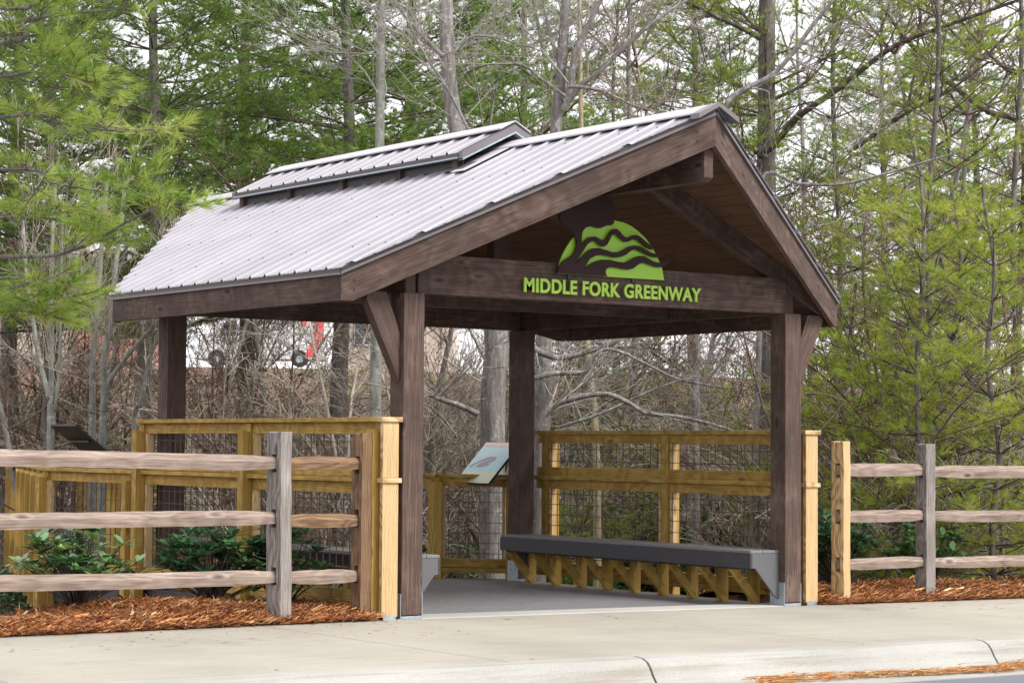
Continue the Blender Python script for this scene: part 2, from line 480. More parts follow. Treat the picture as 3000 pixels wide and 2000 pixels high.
# beams carried on the posts
mb = MB(); mb.box(PW - .038, WX + .038, .034, .124, ZB, ZB + .30, (1, 0, 0)); mb.build('front_beam', M['stain'], pav, .005)
mb = MB(); mb.box(PW - .038, WX + .038, LY + .05, LY + .14, ZB, ZB + .30, (1, 0, 0)); mb.build('rear_beam', M['stain'], pav, .005)
mb = MB(); mb.box(.16, WX + .02, 1.56, 1.65, ZB + .02, ZB + .26, (1, 0, 0)); mb.build('tie_beam', M['stain'], pav, .005)
for a, b in ((.045, .135), (WX + .049, WX + .139)):
    mb = MB(); mb.box(a, b, .05, LY + .15, ZB + .001, ZB + .27, (0, 1, 0)); mb.build('side_beam', M['stain'], pav, .005)
# trusses: rafters and king posts
for y, name in ((.04, 'rafter'), (1.57, 'rafter'), (LY + .06, 'rafter')):
    for sgn in (-1, 1):
        xa = XM + sgn * .045; xb = XM + sgn * (XM + EAV - .08)
        za = roofz(xa) - .045; zb_ = roofz(xb) - .045
        mb = MB(); mb.prism([(xa, y, za - .19), (xa, y, za), (xb, y, zb_), (xb, y, zb_ - .12), (xb - sgn * .18, y, roofz(xb - sgn * .18) - .235)], (0, .085, 0), (1, 0, -sgn * SL))
        mb.build(name, M['stain'], pav, .004)
mb = MB(); mb.box(XM - .09, XM + .09, 1.56, 1.66, ZB + .26, 3.32, (0, 0, 1)); mb.build('king_post', M['stain'], pav, .005)
mb = MB(); mb.box(XM - .09, XM + .09, LY + .06, LY + .15, ZB + .3, 3.32, (0, 0, 1)); mb.build('king_post', M['stain'], pav, .005)
mb = MB(); mb.prism([(XM - .045, -1.105, 3.70), (XM - .045, -1.105, 3.33), (XM - .045, -1.06, 3.30), (XM - .045, 6.7, 3.30), (XM - .045, 6.7, 3.70)], (.09, 0, 0), (0, 1, 0))
mb.build('ridge_beam', M['stain'], pav, .005)
# purlins carrying the prow at the eaves
# knee braces in the front and back planes
for y in (.046,):
    for sgn, xp in ((-1, 0.0), (1, WX + PW)):
        X = lambda d: xp + sgn * d
        zc = 2.41
        mb = MB(); mb.prism([(X(.002), y, 1.745), (X(.002), y, 2.12), (X(.125), y, ZB), (X(.29), y, ZB), (X(.30), y, 2.36)], (0, .09, 0), (sgn * .3, 0, .62))
        mb.build('knee_brace', M['stain'], pav, .005)
# rake boards
for sgn in (-1, 1):
    xe = X0 if sgn < 0 else X1
    for (ye, yr, nm) in ((YF, YFP, 1), (YB, YBP, -1)):
        d = Vector((XM - xe, yr - ye, 0)); nrm = Vector((-d.y, d.x, 0)).normalized() * .04
        if (nrm.y > 0) != (nm > 0): nrm = -nrm
        f = (HB - .202) / SL / abs(XM - xe)        # where the horizontal cut meets the slope
        a = Vector((xe, ye, 0)); r = Vector((XM, yr, 0))
        k = a + d * f
        poly = [(a.x, a.y, ZE - .202), (a.x, a.y, ZE), (r.x, r.y, ZP), (r.x, r.y, ZP - HB), (k.x, k.y, ZE - .202)]
        mb = MB(); mb.prism(poly, nrm, (d.x, d.y, ZP - ZE)); o = mb.build('rake_board', M['stain'], pav, .004)
        if nm > 0:
            mb = MB(); dd = d.normalized(); bd = -nrm.normalized()
            for s_, hz in ((.035, .09), (.035, .16), (.95, .07), (.95, .14)):
                p = a + d * s_; z = ZE + (ZP - ZE) * s_ - hz
                mb.cyl((p.x, p.y, z), (p.x + bd.x * .004, p.y + bd.y * .004, z), .008, 6)
            mb.build('screw_heads', M['black'], o)
        # metal rake trim: vertical face and bottom lip
        for (z0, z1, pr, mat, nme) in ((.012, .048, .012, 'darktrim', 'rake_trim'), (-.008, .012, .02, 'trim', 'rake_drip_lip')):
            off = -nrm.normalized() * pr
            A = a + off; R = r + off; th = nrm.normalized() * (pr + .06)
            poly = [(A.x, A.y, ZE + z0), (A.x, A.y, ZE + z1), (R.x, R.y, ZP + z1), (R.x, R.y, ZP + z0)]
            mb = MB(); mb.prism(poly, th, (d.x, d.y, ZP - ZE)); mb.build(nme, M[mat], pav)
# eave fascia and trim
for sgn, xe in ((1, X0), (-1, X1)):
    x2 = xe + sgn * .04
    mb = MB(); mb.box(min(xe, x2), max(xe, x2), YF + .001, YB - .001, ZE - .202, ZE - .003, (0, 1, 0)); mb.build('eave_fascia', M['stain'], pav, .004)
    a, b = xe - sgn * .014, xe + sgn * .05
    mb = MB(); mb.box(min(a, b), max(a, b), YF - .005, YB + .005, ZE + .006, ZE + .044); mb.build('eave_trim', M['darktrim'], pav)
    a, b = xe - sgn * .022, xe + sgn * .05
    mb = MB(); mb.box(min(a, b), max(a, b), YF - .005, YB + .005, ZE - .012, ZE + .005); mb.build('eave_drip_lip', M['trim'], pav)


def yspan(x, m=0.0):
    """front and back edge of the roof at distance x"""
    f = (x - X0) / (XM - X0) if x <= XM else (X1 - x) / (X1 - XM)
    return YF + (YFP - YF) * f - m, YB + (YBP - YB) * f + m


# soffit boards
for sgn in (-1, 1):
    mb = MB(); nb = 18
    for i in range(nb):
        d0 = .04 + (XM + EAV - .05) * i / nb; d1 = .04 + (XM + EAV - .05) * (i + 1) / nb - .006
        xs = [XM + sgn * d0, XM + sgn * d1]
        v = []
        for x in xs:
            y0, y1 = yspan(x, -.045)
            v += [(x, y0, roofz(x) - .045), (x, y1, roofz(x) - .045)]
        v = [v[0], v[1], v[3], v[2]]
        mb.prism(v, (0, 0, .028), (0, 1, 0))
    mb.build('soffit', M['soffit'], pav)


def corrugated(xa, za, xb, zb, yfun, ylo, yhi, over=0.0):
    """ribbed sheet: ribs run down the slope from (xb,zb) at the ridge to the eave (xa,za); yfun(y)->x start"""
    per = .2286; offs = [(0, 0), (.012, .019), (.030, .019), (.042, 0), (.095, 0), (.101, .004), (.107, 0), (.160, 0), (.166, .004), (.172, 0)]
    V = []; F = []; k0 = math.floor(ylo / per)
    y = []; h = []
    for k in range(k0, int(yhi / per) + 2):
        for o, hh in offs:
            yy = k * per + o
            if ylo <= yy <= yhi: y.append(yy); h.append(hh)
    m = (zb - za) / (xb - xa)
    for yy, hh in zip(y, h):
        xs = yfun(yy)
        for j in range(2):
            x = xs if j == 0 else xb
            V.append((x, yy, za + m * (x - xa) + hh))
    for i in range(len(y) - 1): F.append((2 * i, 2 * i + 1, 2 * i + 3, 2 * i + 2))
    n = len(V); V2 = [(x, yy, z - .003) for x, yy, z in V]
    F2 = [tuple(n + i for i in reversed(f)) for f in F]
    rim = []
    for i in range(len(y) - 1): rim.append((2 * i, 2 * i + 2, n + 2 * i + 2, n + 2 * i))
    return V + V2, F + F2 + rim


def roof_sheet(sgn):
    xe = XM + sgn * (XM + EAV + .022)

    def xs(yy):
        lo, hi = YF - .03, YB + .03
        f = 0
        if yy < lo: f = (lo - yy) / (lo - (YFP - .03))
        elif yy > hi: f = (yy - hi) / ((YBP + .03) - hi)
        f = min(1, max(0, f)); return xe + (XM - xe) * f
    z_e = ZE + .048 - SL * .022
    V, F = corrugated(xe, z_e, XM, ZP + .048, xs, YFP - .03, YBP + .03)
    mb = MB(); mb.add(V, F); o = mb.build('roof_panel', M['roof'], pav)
    # screw heads in rows across the slope
    sc = MB(); rs = random.Random(3)
    for row in (.35, 1.0, 1.62, 2.2):
        for k in range(-5, 31):
            yy = k * .2286 + .021 + .1143 * 0
            x = XM + sgn * (XM + EAV - row)
            a, b = yspan(x)
            if a + .1 < yy < b - .1 and rs.random() < .6:
                z = ZP + .048 - SL * abs(x - XM) + .019
                sc.cyl((x, yy, z), (x, yy, z + .006), .007, 6)
    sc.build('roof_screws', M['darktrim'], o)


roof_sheet(-1); roof_sheet(1)


def cap(name, y0, y1, zr, parent, half=.165, notch=True, rot=True):
    mb = MB()
    for sgn in (-1, 1):
        mb.prism([(XM, y0, zr), (XM + sgn * half, y0, zr - SL * half), (XM + sgn * half, y0, zr - SL * half - .012), (XM, y0, zr - .008)], (0, y1 - y0, 0))
    o = mb.build(name, M['roof_lit'], parent)
    return o


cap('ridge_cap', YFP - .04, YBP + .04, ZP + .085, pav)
mb = MB()                                            # dark folded end of the ridge cap at the prow
for sgn in (-1, 1):
    mb.prism([(XM, YFP - .045, ZP + .089), (XM + sgn * .20, YFP - .045, ZP + .089 - SL * .20), (XM + sgn * .20, YFP - .045, ZP + .089 - SL * .2 - .04), (XM, YFP - .045, ZP + .055)], (0, .10, 0))
mb.build('ridge_end_cap', M['trim'], pav)

# cupola: raised vent roof straddling the ridge
CY0, CY1, CZ, CX = 1.40, 5.36, 4.045, .545
cup = MB()
for sgn in (-1, 1):
    cup.prism([(XM, CY0 + .05, CZ - .16), (XM + sgn * (CX - .06), CY0 + .05, CZ - .16 - SL * (CX - .06)), (XM + sgn * (CX - .06), CY0 + .05, ZP - SL * (CX - .06) + .03), (XM, CY0 + .05, ZP + .03)], (0, .03, 0))
    cup.prism([(XM, CY1 - .08, CZ - .16), (XM + sgn * (CX - .06), CY1 - .08, CZ - .16 - SL * (CX - .06)), (XM + sgn * (CX - .06), CY1 - .08, ZP - SL * (CX - .06) + .03), (XM, CY1 - .08, ZP + .03)], (0, .03, 0))
cupo = cup.build('cupola', M['trim'], pav)


def cup_roof(sgn):
    xe = XM + sgn * CX
    V, F = corrugated(xe, CZ - .03 - SL * CX, XM, CZ - .03, lambda yy: xe, CY0, CY1)
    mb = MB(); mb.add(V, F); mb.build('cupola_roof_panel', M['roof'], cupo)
    # gable-end rake board, drip lip
    for (ya, yb) in ((CY0 - .012, CY0 + .05), (CY1 - .05, CY1 + .012)):
        mb = MB()
        mb.prism([(XM, ya, CZ - .022), (xe, ya, CZ - .022 - SL * CX), (xe, ya, CZ - .095 - SL * CX), (XM, ya, CZ - .095)], (0, yb - ya, 0)); mb.build('cupola_rake_trim', M['trim'], cupo); mb = MB()
    mb = MB()
    for (ya, yb) in ((CY0 - .022, CY0 + .05),):
        mb.prism([(XM, ya, CZ - .084), (xe, ya, CZ - .084 - SL * CX), (xe, ya, CZ - .098 - SL * CX), (XM, ya, CZ - .098)], (0, yb - ya, 0))
    a, b = xe - sgn * (-.016), xe - sgn * .03
    mb.box(min(a, b), max(a, b), CY0 + .05, CY1 - .05, CZ - .082 - SL * CX, CZ - .069 - SL * CX)
    mb.build('cupola_drip_lip', M['galv'], cupo)
    a, b = xe + sgn * .006, xe - sgn * .03
    mb = MB(); mb.box(min(a, b), max(a, b), CY0 + .05, CY1 - .05, CZ - .068 - SL * CX, CZ - .034 - SL * CX); mb.build('cupola_eave_trim', M['darktrim'], cupo)
    # studs in the vent slot; a black sheet stands in for the shade inside
    mb = MB()
    for yy in (CY0 + .12, 2.4, 3.35, 4.3, CY1 - .15):
        a, b = XM + sgn * (CX - .035), XM + sgn * (CX - .10)
        mb.box(min(a, b), max(a, b), yy, yy + .07, ZP - SL * CX - .05, CZ - .10 - SL * (CX - .1)); mb.build('vent_stud', M['stain'], cupo); mb = MB()
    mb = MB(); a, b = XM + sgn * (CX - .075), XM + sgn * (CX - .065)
    mb.box(min(a, b), max(a, b), CY0 + .08, CY1 - .08, ZP - SL * (CX - .07) - .02, CZ - .05 - SL * (CX - .07)); mb.build('slot_shade_sheet', M['black'], cupo)


cup_roof(-1); cup_roof(1)
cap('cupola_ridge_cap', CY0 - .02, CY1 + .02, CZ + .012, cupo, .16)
mb = MB()                                            # apron flashing round the foot of the cupola
for sgn in (-1, 1):
    for (ya, yb) in ((CY0 - .16, CY0 + .06),):
        for k in range(1):
            xa, xb = XM + sgn * .12, XM + sgn * (CX + .08)
            za, zb_ = ZP + .072 - SL * .12, ZP + .072 - SL * (CX + .08)
            mb.prism([(xa, ya, za), (xb, ya, zb_), (xb, yb, zb_), (xa, yb, za)], (0, 0, .004))
mb.build('cupola_flashing', M['roof_lit'], cupo)
mb = MB()
for sgn in (-1, 1):
    xe2 = XM + sgn * CX; mb = MB()
    mb.prism([(xe2 - sgn * .12, CY0 - .06, ZP + .074 - SL * (CX - .12)), (xe2 + sgn * .03, CY0 - .06, ZP + .074 - SL * (CX + .03)), (xe2 + sgn * .03, CY0 + .3, ZP + .074 - SL * (CX + .03)), (xe2 - sgn * .12, CY0 + .3, ZP + .074 - SL * (CX - .12))], (0, 0, .005)); mb.build('cupola_corner_flashing', M['trim'], cupo)

# ---- lettering and emblem on the front beam
cu = bpy.data.curves.new('lettering', 'FONT'); cu.body = 'MIDDLE FORK GREENWAY'; cu.size = 1; cu.offset = .03; cu.space_character = 1.08
to = bpy.data.objects.new('tmp', cu); C.objects.link(to)
dg = bpy.context.evaluated_depsgraph_get(); dg.update()
cu.extrude = 0.0
me0 = bpy.data.meshes.new_from_object(to.evaluated_get(dg)); xs_ = [v.co.x for v in me0.vertices]; ys_ = [v.co.y for v in me0.vertices]
TX0, TX1, TZ0, TZ1 = 1.105, 2.918, 2.474, 2.588
kx = (TX1 - TX0) / (max(xs_) - min(xs_)); kz = (TZ1 - TZ0) / (max(ys_) - min(ys_))
cu.extrude = 0.5; dg.update()
me0 = bpy.data.meshes.new_from_object(to.evaluated_get(dg))
for v in me0.vertices:
    x, y, z = v.co; v.co = (TX0 + (x - min(xs_)) * kx, .0 + z * -.014, TZ0 + (y - min(ys_)) * kz)
bpy.data.objects.remove(to)
me0.name = 'lettering'; me0.materials.clear(); me0.materials.append(M['letter'])
o = bpy.data.objects.new('lettering', me0); C.objects.link(o); o.parent = pav; o.location = -pav.location
tag(o, 'lime green letters reading MIDDLE FORK GREENWAY')
bm = bmesh.new(); bm.from_mesh(me0); bmesh.ops.recalc_face_normals(bm, faces=bm.faces); bm.to_mesh(me0); bm.free()


def onplane(x, y, Y):
    px, py = 1500 + x / 3.92, 550 + y / 3.92
    r = MR.T @ np.array([(px - 1500) / FL, -(py - 1000) / FL, 1.]); t = (Y - CAM[1]) / r[1]; p = CAM + r * t
    return (float(p[0]), Y, float(p[2]))


def flat_shape(pts, Y, th):
    mb = MB(); mb.prism([onplane(x, y, Y) for x, y in pts], (0, th, 0)); return mb


greenp = [(523, 985), (540, 905), (545, 860), (575, 780), (620, 690), (680, 600), (760, 520), (830, 462), (900, 425), (1000, 393), (1100, 379), (1190, 378), (1280, 400), (1370, 440), (1450, 500), (1530, 575), (1590, 655), (1640, 740), (1690, 840), (1725, 930), (1748, 1062)]
brownp = [(520, 980), (545, 900), (590, 840), (650, 805), (700, 770), (730, 720), (745, 660), (742, 600), (730, 545), (705, 500), (660, 460), (620, 440), (575, 410), (548, 360), (560, 290), (590, 250), (620, 235), (640, 190), (700, 140), (745, 95), (800, 85), (850, 50), (900, 60), (960, 45), (1010, 70), (1080, 95), (1140, 140), (1160, 175), (1190, 200), (1185, 240), (1200, 270), (1195, 330), (1170, 370), (1175, 400), (1150, 430), (1100, 430), (1060, 445), (1030, 460), (990, 465), (945, 448), (930, 440), (890, 445), (850, 458), (820, 490), (805, 530), (802, 600), (805, 655),
          (850, 600), (900, 565), (960, 558), (1000, 580), (1040, 608), (1080, 590), (1120, 520), (1160, 475), (1200, 470), (1240, 500), (1290, 560), (1340, 578), (1380, 550), (1430, 540), (1480, 565), (1530, 610), (1580, 650), (1660, 700), (1600, 708), (1540, 680), (1480, 630), (1430, 592), (1390, 592), (1340, 620), (1290, 620), (1240, 580), (1190, 530), (1150, 545), (1120, 610), (1090, 660), (1050, 678), (1000, 650), (960, 612), (920, 612), (870, 650), (830, 710), (790, 770), (755, 830), (740, 870),
          (800, 800), (860, 740), (930, 695), (1000, 690), (1080, 715), (1160, 740), (1230, 740), (1290, 710), (1350, 675), (1420, 660), (1480, 675), (1540, 710), (1600, 745), (1680, 765), (1730, 765), (1770, 755), (1740, 790), (1700, 800), (1620, 795), (1560, 770), (1490, 735), (1420, 705), (1380, 715), (1310, 770), (1250, 795), (1180, 800), (1100, 780), (1020, 768), (960, 780), (900, 815), (860, 870), (828, 945),
          (880, 890), (950, 850), (1030, 825), (1120, 825), (1200, 845), (1280, 860), (1340, 845), (1400, 805), (1460, 782), (1520, 785), (1580, 820), (1640, 850), (1700, 862), (1760, 845), (1805, 810), (1800, 850), (1770, 890), (1720, 912), (1660, 910), (1600, 890), (1540, 865), (1480, 862), (1440, 890), (1390, 930), (1330, 940), (1260, 930), (1190, 912), (1120, 912), (1085, 935), (1075, 965), (1085, 1000), (1100, 1016), (1050, 1014)]
emb = flat_shape(greenp, .008, .012).build('emblem', M['green'], pav)
tag(emb, 'half-round lime green emblem with a brown tree and brown ridges')
flat_shape(brownp, -.022, .012).build('emblem_tree', M['brownsign'], emb)
mb = MB(); mb.box(1.55, 1.60, .02, .034, 2.60, 2.70); mb.build('emblem_bracket', M['black'], emb); mb = MB(); mb.box(2.2, 2.25, .02, .034, 2.60, 2.70); mb.build('emblem_bracket', M['black'], emb)

# ------------------------------------------------------------------ deck
FARC = (1.75, 8.1)
deck = empty('deck', (2, 3, -.1), 'grey composite board deck under the shelter with a boardwalk leading off behind', 'deck')


def dmax(x):
    if x > 3.5: return 4.2 + (4.15 - x) / .65 * .45
    if x > 1.75: return 4.65 + (3.5 - x) / 1.75 * 3.45
    return 6.0 + max(x, 0) / 1.75 * 2.1


mb = MB(); x = -.05
while x < 4.1:
    x2 = min(x + .138, 4.11); y1, y2 = dmax(x), dmax(x2)
    mb.prism([(x, .375, -G * x - .035), (x2, .375, -G * x2 - .035), (x2, y2, -G * x2 - .035), (x, y1, -G * x - .035)], (0, 0, .027), (0, 1, 0)); x += .144
# boards across the boardwalk
A = Vector((0, 6)); B = Vector(FARC); A2 = Vector((3.6, 15.2)); B2 = Vector((4.9, 16.2))
n = 60
for i in range(n):
    t0, t1 = i / n, (i + .95) / n
    q = [A.lerp(A2, t0), A.lerp(A2, t1), B.lerp(B2, t1), B.lerp(B2, t0)]
    mb.prism([(p.x, p.y, -.04) for p in q], (0, 0, .027), (B.x - A.x, B.y - A.y, 0))
mb.build('deck_boards', M['deck'], deck)
mb = MB(); mb.box(-.06, 4.12, .40, 4.2, -.30, -.045, dz=lambda x, y: -G * x); mb.build('deck_joists', M['black'], deck)
mb = MB()
mb.box(-.085, -.055, .45, 6.0, -.235, -.012); mb.box(4.115, 4.145, .45, 4.2, -.30, -.07)
for a, b in (((4.13, 4.22), (3.5, 4.67)), ((3.5, 4.67), (1.75, 8.12)), ((0, 6), (3.6, 15.2)), (FARC, (4.9, 16.2))):
    mb.beam((a[0], a[1], -.14 - G * a[0]), (b[0], b[1], -.14 - G * b[0]), .03, .22)
mb.build('deck_fascia', M['compdark'], deck)

# ------------------------------------------------------------------ guards (railings with wire panels)
def wire_panel(parent, p0, p1, z0, z1, zt=lambda p: 0):
    """square wire grid between two plan points"""
    p0 = Vector(p0); p1 = Vector(p1); L = (p1 - p0).length; d = (p1 - p0) / L; mb = MB()
    n = max(1, int(L / .102)); r = .003
    for i in range(n + 1):
        q = p0 + d * (L * (i + .5) / (n + 1)); mb.beam((q.x, q.y, z0 - G * q.x), (q.x, q.y, z1 - G * q.x), r * 2, r * 2, (d.x, d.y, 0))
    m = max(1, round((z1 - z0) / .102))
    for j in range(m):
        z = z0 + (z1 - z0) * (j + .5) / m
        mb.beam((p0.x, p0.y, z - G * p0.x), (p1.x, p1.y, z - G * p1.x), r * 2, r * 2)
    mb.build('wire_panel', M['wire'], parent)


def rail(parent, name, p0, p1, z0, z1, w, mat='pt', bev=.004, side=(0, 0)):
    mb = MB(); zm = (z0 + z1) / 2
    a = (p0[0] + side[0], p0[1] + side[1], zm - G * p0[0]); b = (p1[0] + side[0], p1[1] + side[1], zm - G * p1[0])
    mb.beam(a, b, w, z1 - z0); return mb.build(name, M[mat], parent, bev)


def vpost(parent, x, y, z0, z1, w=.09, ang=0, name='rail_post', mat='pt', chamfer=True, d=None):
    mb = MB(); d = d or w; c, s = math.cos(ang), math.sin(ang)
    P = lambda a, b, z: (x + a * c - b * s, y + a * s + b * c, z - G * x)
    h = w / 2; k = d / 2; t = .02 if chamfer else 0
    v = [P(-h, -k, z0), P(h, -k, z0), P(h, k, z0), P(-h, k, z0), P(-h, -k, z1 - t * 1.6), P(h, -k, z1), P(h, k, z1), P(-h, k, z1 - t * 1.6)]
    mb.add(v, MB.BF, (0, 0, 1)); return mb.build(name, M[mat], parent, .004)


def tall_guard(side, label, ymin, ymax, ylist):
    xc = -.103 if side < 0 else WX + PW + .172
    g = empty('guard_rail', (xc, 2, 0), label, 'railing', 'tall timber guards on the shelter sides')
    out = -1 if side < 0 else 1
    a, b = (xc, ymin), (xc, ymax)
    for z0, z1, w, nm in ((1.455, 1.49, .15, 'cap_board'), (1.005, 1.04, .14, 'middle_cap')):
        rail(g, nm, a, b, z0, z1, w)
    for z0, z1 in ((1.365, 1.453), (1.042, 1.13), (.915, 1.003), (.10, .19)):
        rail(g, 'rail', a, b, z0, z1, .04)
    rail(g, 'rail', (xc, ymin), (xc, ymax), .055, .098, .09)
    for y in ylist:
        # full height outer post plus inner upright
        vpost(g, xc + out * .068, y, -.42 if y > .5 else -.02, 1.40, .09, 0 if side > 0 else math.pi)
        vpost(g, xc, y, .06, 1.45, .088, 0, 'upright', 'pt', False)
    # thin frames holding the wire
    for ya, yb in zip(ylist[:-1], ylist[1:]):
        for (z0, z1) in ((1.13, 1.365), (.19, .915)):
            for yy, s in ((ya, 1), (yb, -1)):
                y0 = yy + s * .062
                mb = MB(); mb.box(xc - .03, xc + .03, min(y0, y0 + s * .035), max(y0, y0 + s * .035), z0 - G * xc, z1 - G * xc, (0, 0, 1)); mb.build('wire_frame', M['ptlight'], g)
            wire_panel(g, (xc + .033 * -out, ya + .06), (xc + .033 * -out, yb - .06), z0, z1)
    # pale end board facing the sidewalk
    ye = ymin - .02
    mb = MB(); mb.box(xc - .075, xc + .065, ye - .04, ye, .02 - G * xc, 1.003 - G * xc, (0, 0, 1)); mb.box(xc - .075, xc + .065, ye - .04, ye, 1.042 - G * xc, 1.453 - G * xc, (0, 0, 1))
    mb.build('end_board', M['ptlight'], g, .004)
    mb = MB(); mb.box(xc - .085, xc + .085, ye - .055, ye + .03, 1.004 - G * xc, 1.041 - G * xc, (1, 0, 0)); mb.build('end_cap', M['ptlight'], g, .004); mb = MB(); mb.box(xc - .095, xc + .09, ye - .055, ye + .018, 1.454 - G * xc, 1.491 - G * xc, (1, 0, 0)); mb.build('end_cap', M['ptlight'], g, .004)
    mb = MB(); mb.box(xc - .06, xc + .05, ye - .042, ye - .03, -.03 - G * xc, .035 - G * xc); mb.build('metal_foot', M['galv'], g)
    return g


tall_guard(-1, 'tall treated-pine guard with wire panels between the split-rail fence and the shelter', .055, 4.05, [.12, 2.08, 4.0])
tall_guard(1, 'tall treated-pine guard with wire panels behind the long bench', .10, 3.96, [.16, 1.95, 3.80])


def low_guard(pts, label, posts, post_z=-.35):
    g = empty('low_guard_rail', (pts[0][0], pts[0][1], 0), label, 'railing', 'low timber guards round the deck and boardwalk')
    for a, b, ps in zip(pts[:-1], pts[1:], posts):
        d = (Vector(b) - Vector(a)); L = d.length; u = d / L; ang = math.atan2(u.y, u.x)
        rail(g, 'cap_board', a, b, 1.005, 1.04, .14)
        rail(g, 'rail', a, b, .915, 1.002, .04); rail(g, 'rail', a, b, .10, .19, .04); rail(g, 'rail', a, b, .05, .098, .088)
        for s in ps:
            p = Vector(a) + d * s
            vpost(g, p.x, p.y, -.4, 1.003, .088, ang, 'rail_post', 'pt', False)
            nx, ny = -u.y, u.x
            vpost(g, p.x + nx * .09, p.y + ny * .09, post_z, .98, .085, ang, 'outer_post', 'pt')
            for sg in (-1, 1):
                q = p + u * sg * .065
                vpost(g, q.x, q.y, .19, .915, .03, ang, 'wire_frame', 'ptlight', False, .05)
        for s0, s1 in zip(ps[:-1], ps[1:]):
            p = Vector(a) + d * s0 + u * .06; q = Vector(a) + d * s1 - u * .06
            wire_panel(g, p, q, .19, .915)
    return g


low_guard([(-.115, 4.1), (-.115, 6.0), (3.5, 15.3)], 'low timber guard running back from the left side of the shelter along the boardwalk', [[0.02, .99], [.0, .12, .25, .38, .52, .7, .9]])
low_guard([(4.16, 4.2), (3.5, 4.67), (1.78, 8.15)], 'low timber guard with wire panels behind the tilted blue sign', [[.1, 1.0], [.0, .47, 1.0]])
low_guard([(1.78, 8.15), (5.0, 16.3)], 'low timber guard closing the far side of the boardwalk', [[.03, .1, .2, .33, .47, .65, .85]])

# ------------------------------------------------------------------ benches
def bench(side, label, y0, y1):
    b = empty('bench', (3.7 if side > 0 else .4, 2, 0), label, 'bench', 'wall benches inside the shelter')
    X = (lambda d: 3.545 + d) if side > 0 else (lambda d: .395 - d * .84)
    xw = WX + PW - .01 if side > 0 else 0.01
    a, c = sorted((X(0), X(.50)))
    gz = lambda x, y: -G * x
    # seat boards
    mb = MB()
    for k in range(3):
        p, q = sorted((X(.004 + k * .147), X(.004 + k * .147 + .142))); mb.box(p, q, y0 + .002, y1 - .002, .443, .468, (0, 1, 0), dz=gz)
    mb.build('seat', M['compgrey'], b, .004)
    p, q = sorted((X(0), X(.022))); mb = MB(); mb.box(p, q, y0, y1, .315, .442, (0, 1, 0), dz=gz); mb.build('front_apron', M['compdark'], b, .004)
    for ye in (y0, y1 - .022):
        mb = MB(); pts = [(X(.023), .318), (X(.023), .442), (X(.325), .442), (X(.325), .055), (X(.29), .075), (X(.06), .318)]
        mb.prism([(x, ye, z - G * x) for x, z in pts], (0, .02, 0)); mb.build('end_board', M['compend'], b)
    y = y0 + .28
    while y < y1 - .02:
        mb = MB(); mb.prism([(X(.03), y, .300 - G * X(.03)), (X(.13), y, .300 - G * X(.13)), (X(.355), y, .055 - G * X(.3)), (X(.355), y, -.006 - G * X(.3)), (X(.31), y, -.006 - G * X(.3))], (0, .038, 0), (X(.33) - X(0), 0, -.32))
        mb.build('diagonal_brace', M['pt'], b, .003)
        p, q = sorted((X(.315), X(.405))); mb = MB(); mb.box(p, q, y + .040, y + .10, -.006, .30, (0, 0, 1), dz=gz); mb.build('leg', M['pt'], b, .003)
        y += .4015
    p, q = sorted((X(.05), X(.40))); mb = MB()
    mb.box(p, q, y0 + .03, y1 - .03, .302, .312, (0, 1, 0), dz=gz); mb.build('seat_bearer', M['black'], b)
    return b


bench(1, 'long dark grey bench seat on diagonal timber braces along the right side of the shelter', .075, 3.66)
bench(-1, 'grey bench half hidden behind the front left post and guard', .075, 3.66)

# ------------------------------------------------------------------ interpretive signs
def signmat():
    m, nt, b = nodes('printed_sign_face'); L = nt.links
    a = N(nt, 'ShaderNodeAttribute', attribute_name='suv'); sep = N(nt, 'ShaderNodeSeparateXYZ'); L.new(a.outputs['Vector'], sep.inputs[0])
    wv = N(nt, 'ShaderNodeTexNoise', i_Scale=5.0, i_Detail=2.0); L.new(a.outputs['Vector'], wv.inputs[0])
    ad = N(nt, 'ShaderNodeMath', operation='MULTIPLY_ADD'); ad.inputs[1].default_value = .10; L.new(wv.outputs['Fac'], ad.inputs[0]); L.new(sep.outputs[1], ad.inputs[2])
    c = ramp(nt, ad.outputs[0], [(.0, (.86, .90, .70)), (.30, (.88, .90, .62)), (.34, (.60, .86, .93)), (.92, (.70, .90, .95)), (.95, (.92, .58, .50)), (1, (.95, .80, .74))])
    # faint lines of print
    ln = N(nt, 'ShaderNodeTexWave', wave_type='BANDS', bands_direction='Y', i_Scale=11.0); L.new(a.outputs['Vector'], ln.inputs[0])
    f = ramp(nt, ln.outputs['Fac'], [(.5, (0, 0, 0)), (.8, (.35,) * 3)]); c = mixc(nt, f, c, (.75, .84, .88))
    L.new(c, b.inputs['Base Color']); b.inputs['Roughness'].default_value = .25; return m


M['signface'] = signmat()
M['salam'] = plain('mauve_picture', (.50, .36, .42), .4, 0, .35, 40)
M['oval'] = plain('pale_blue_oval', (.60, .80, .88), .4, 0, .02, 4)


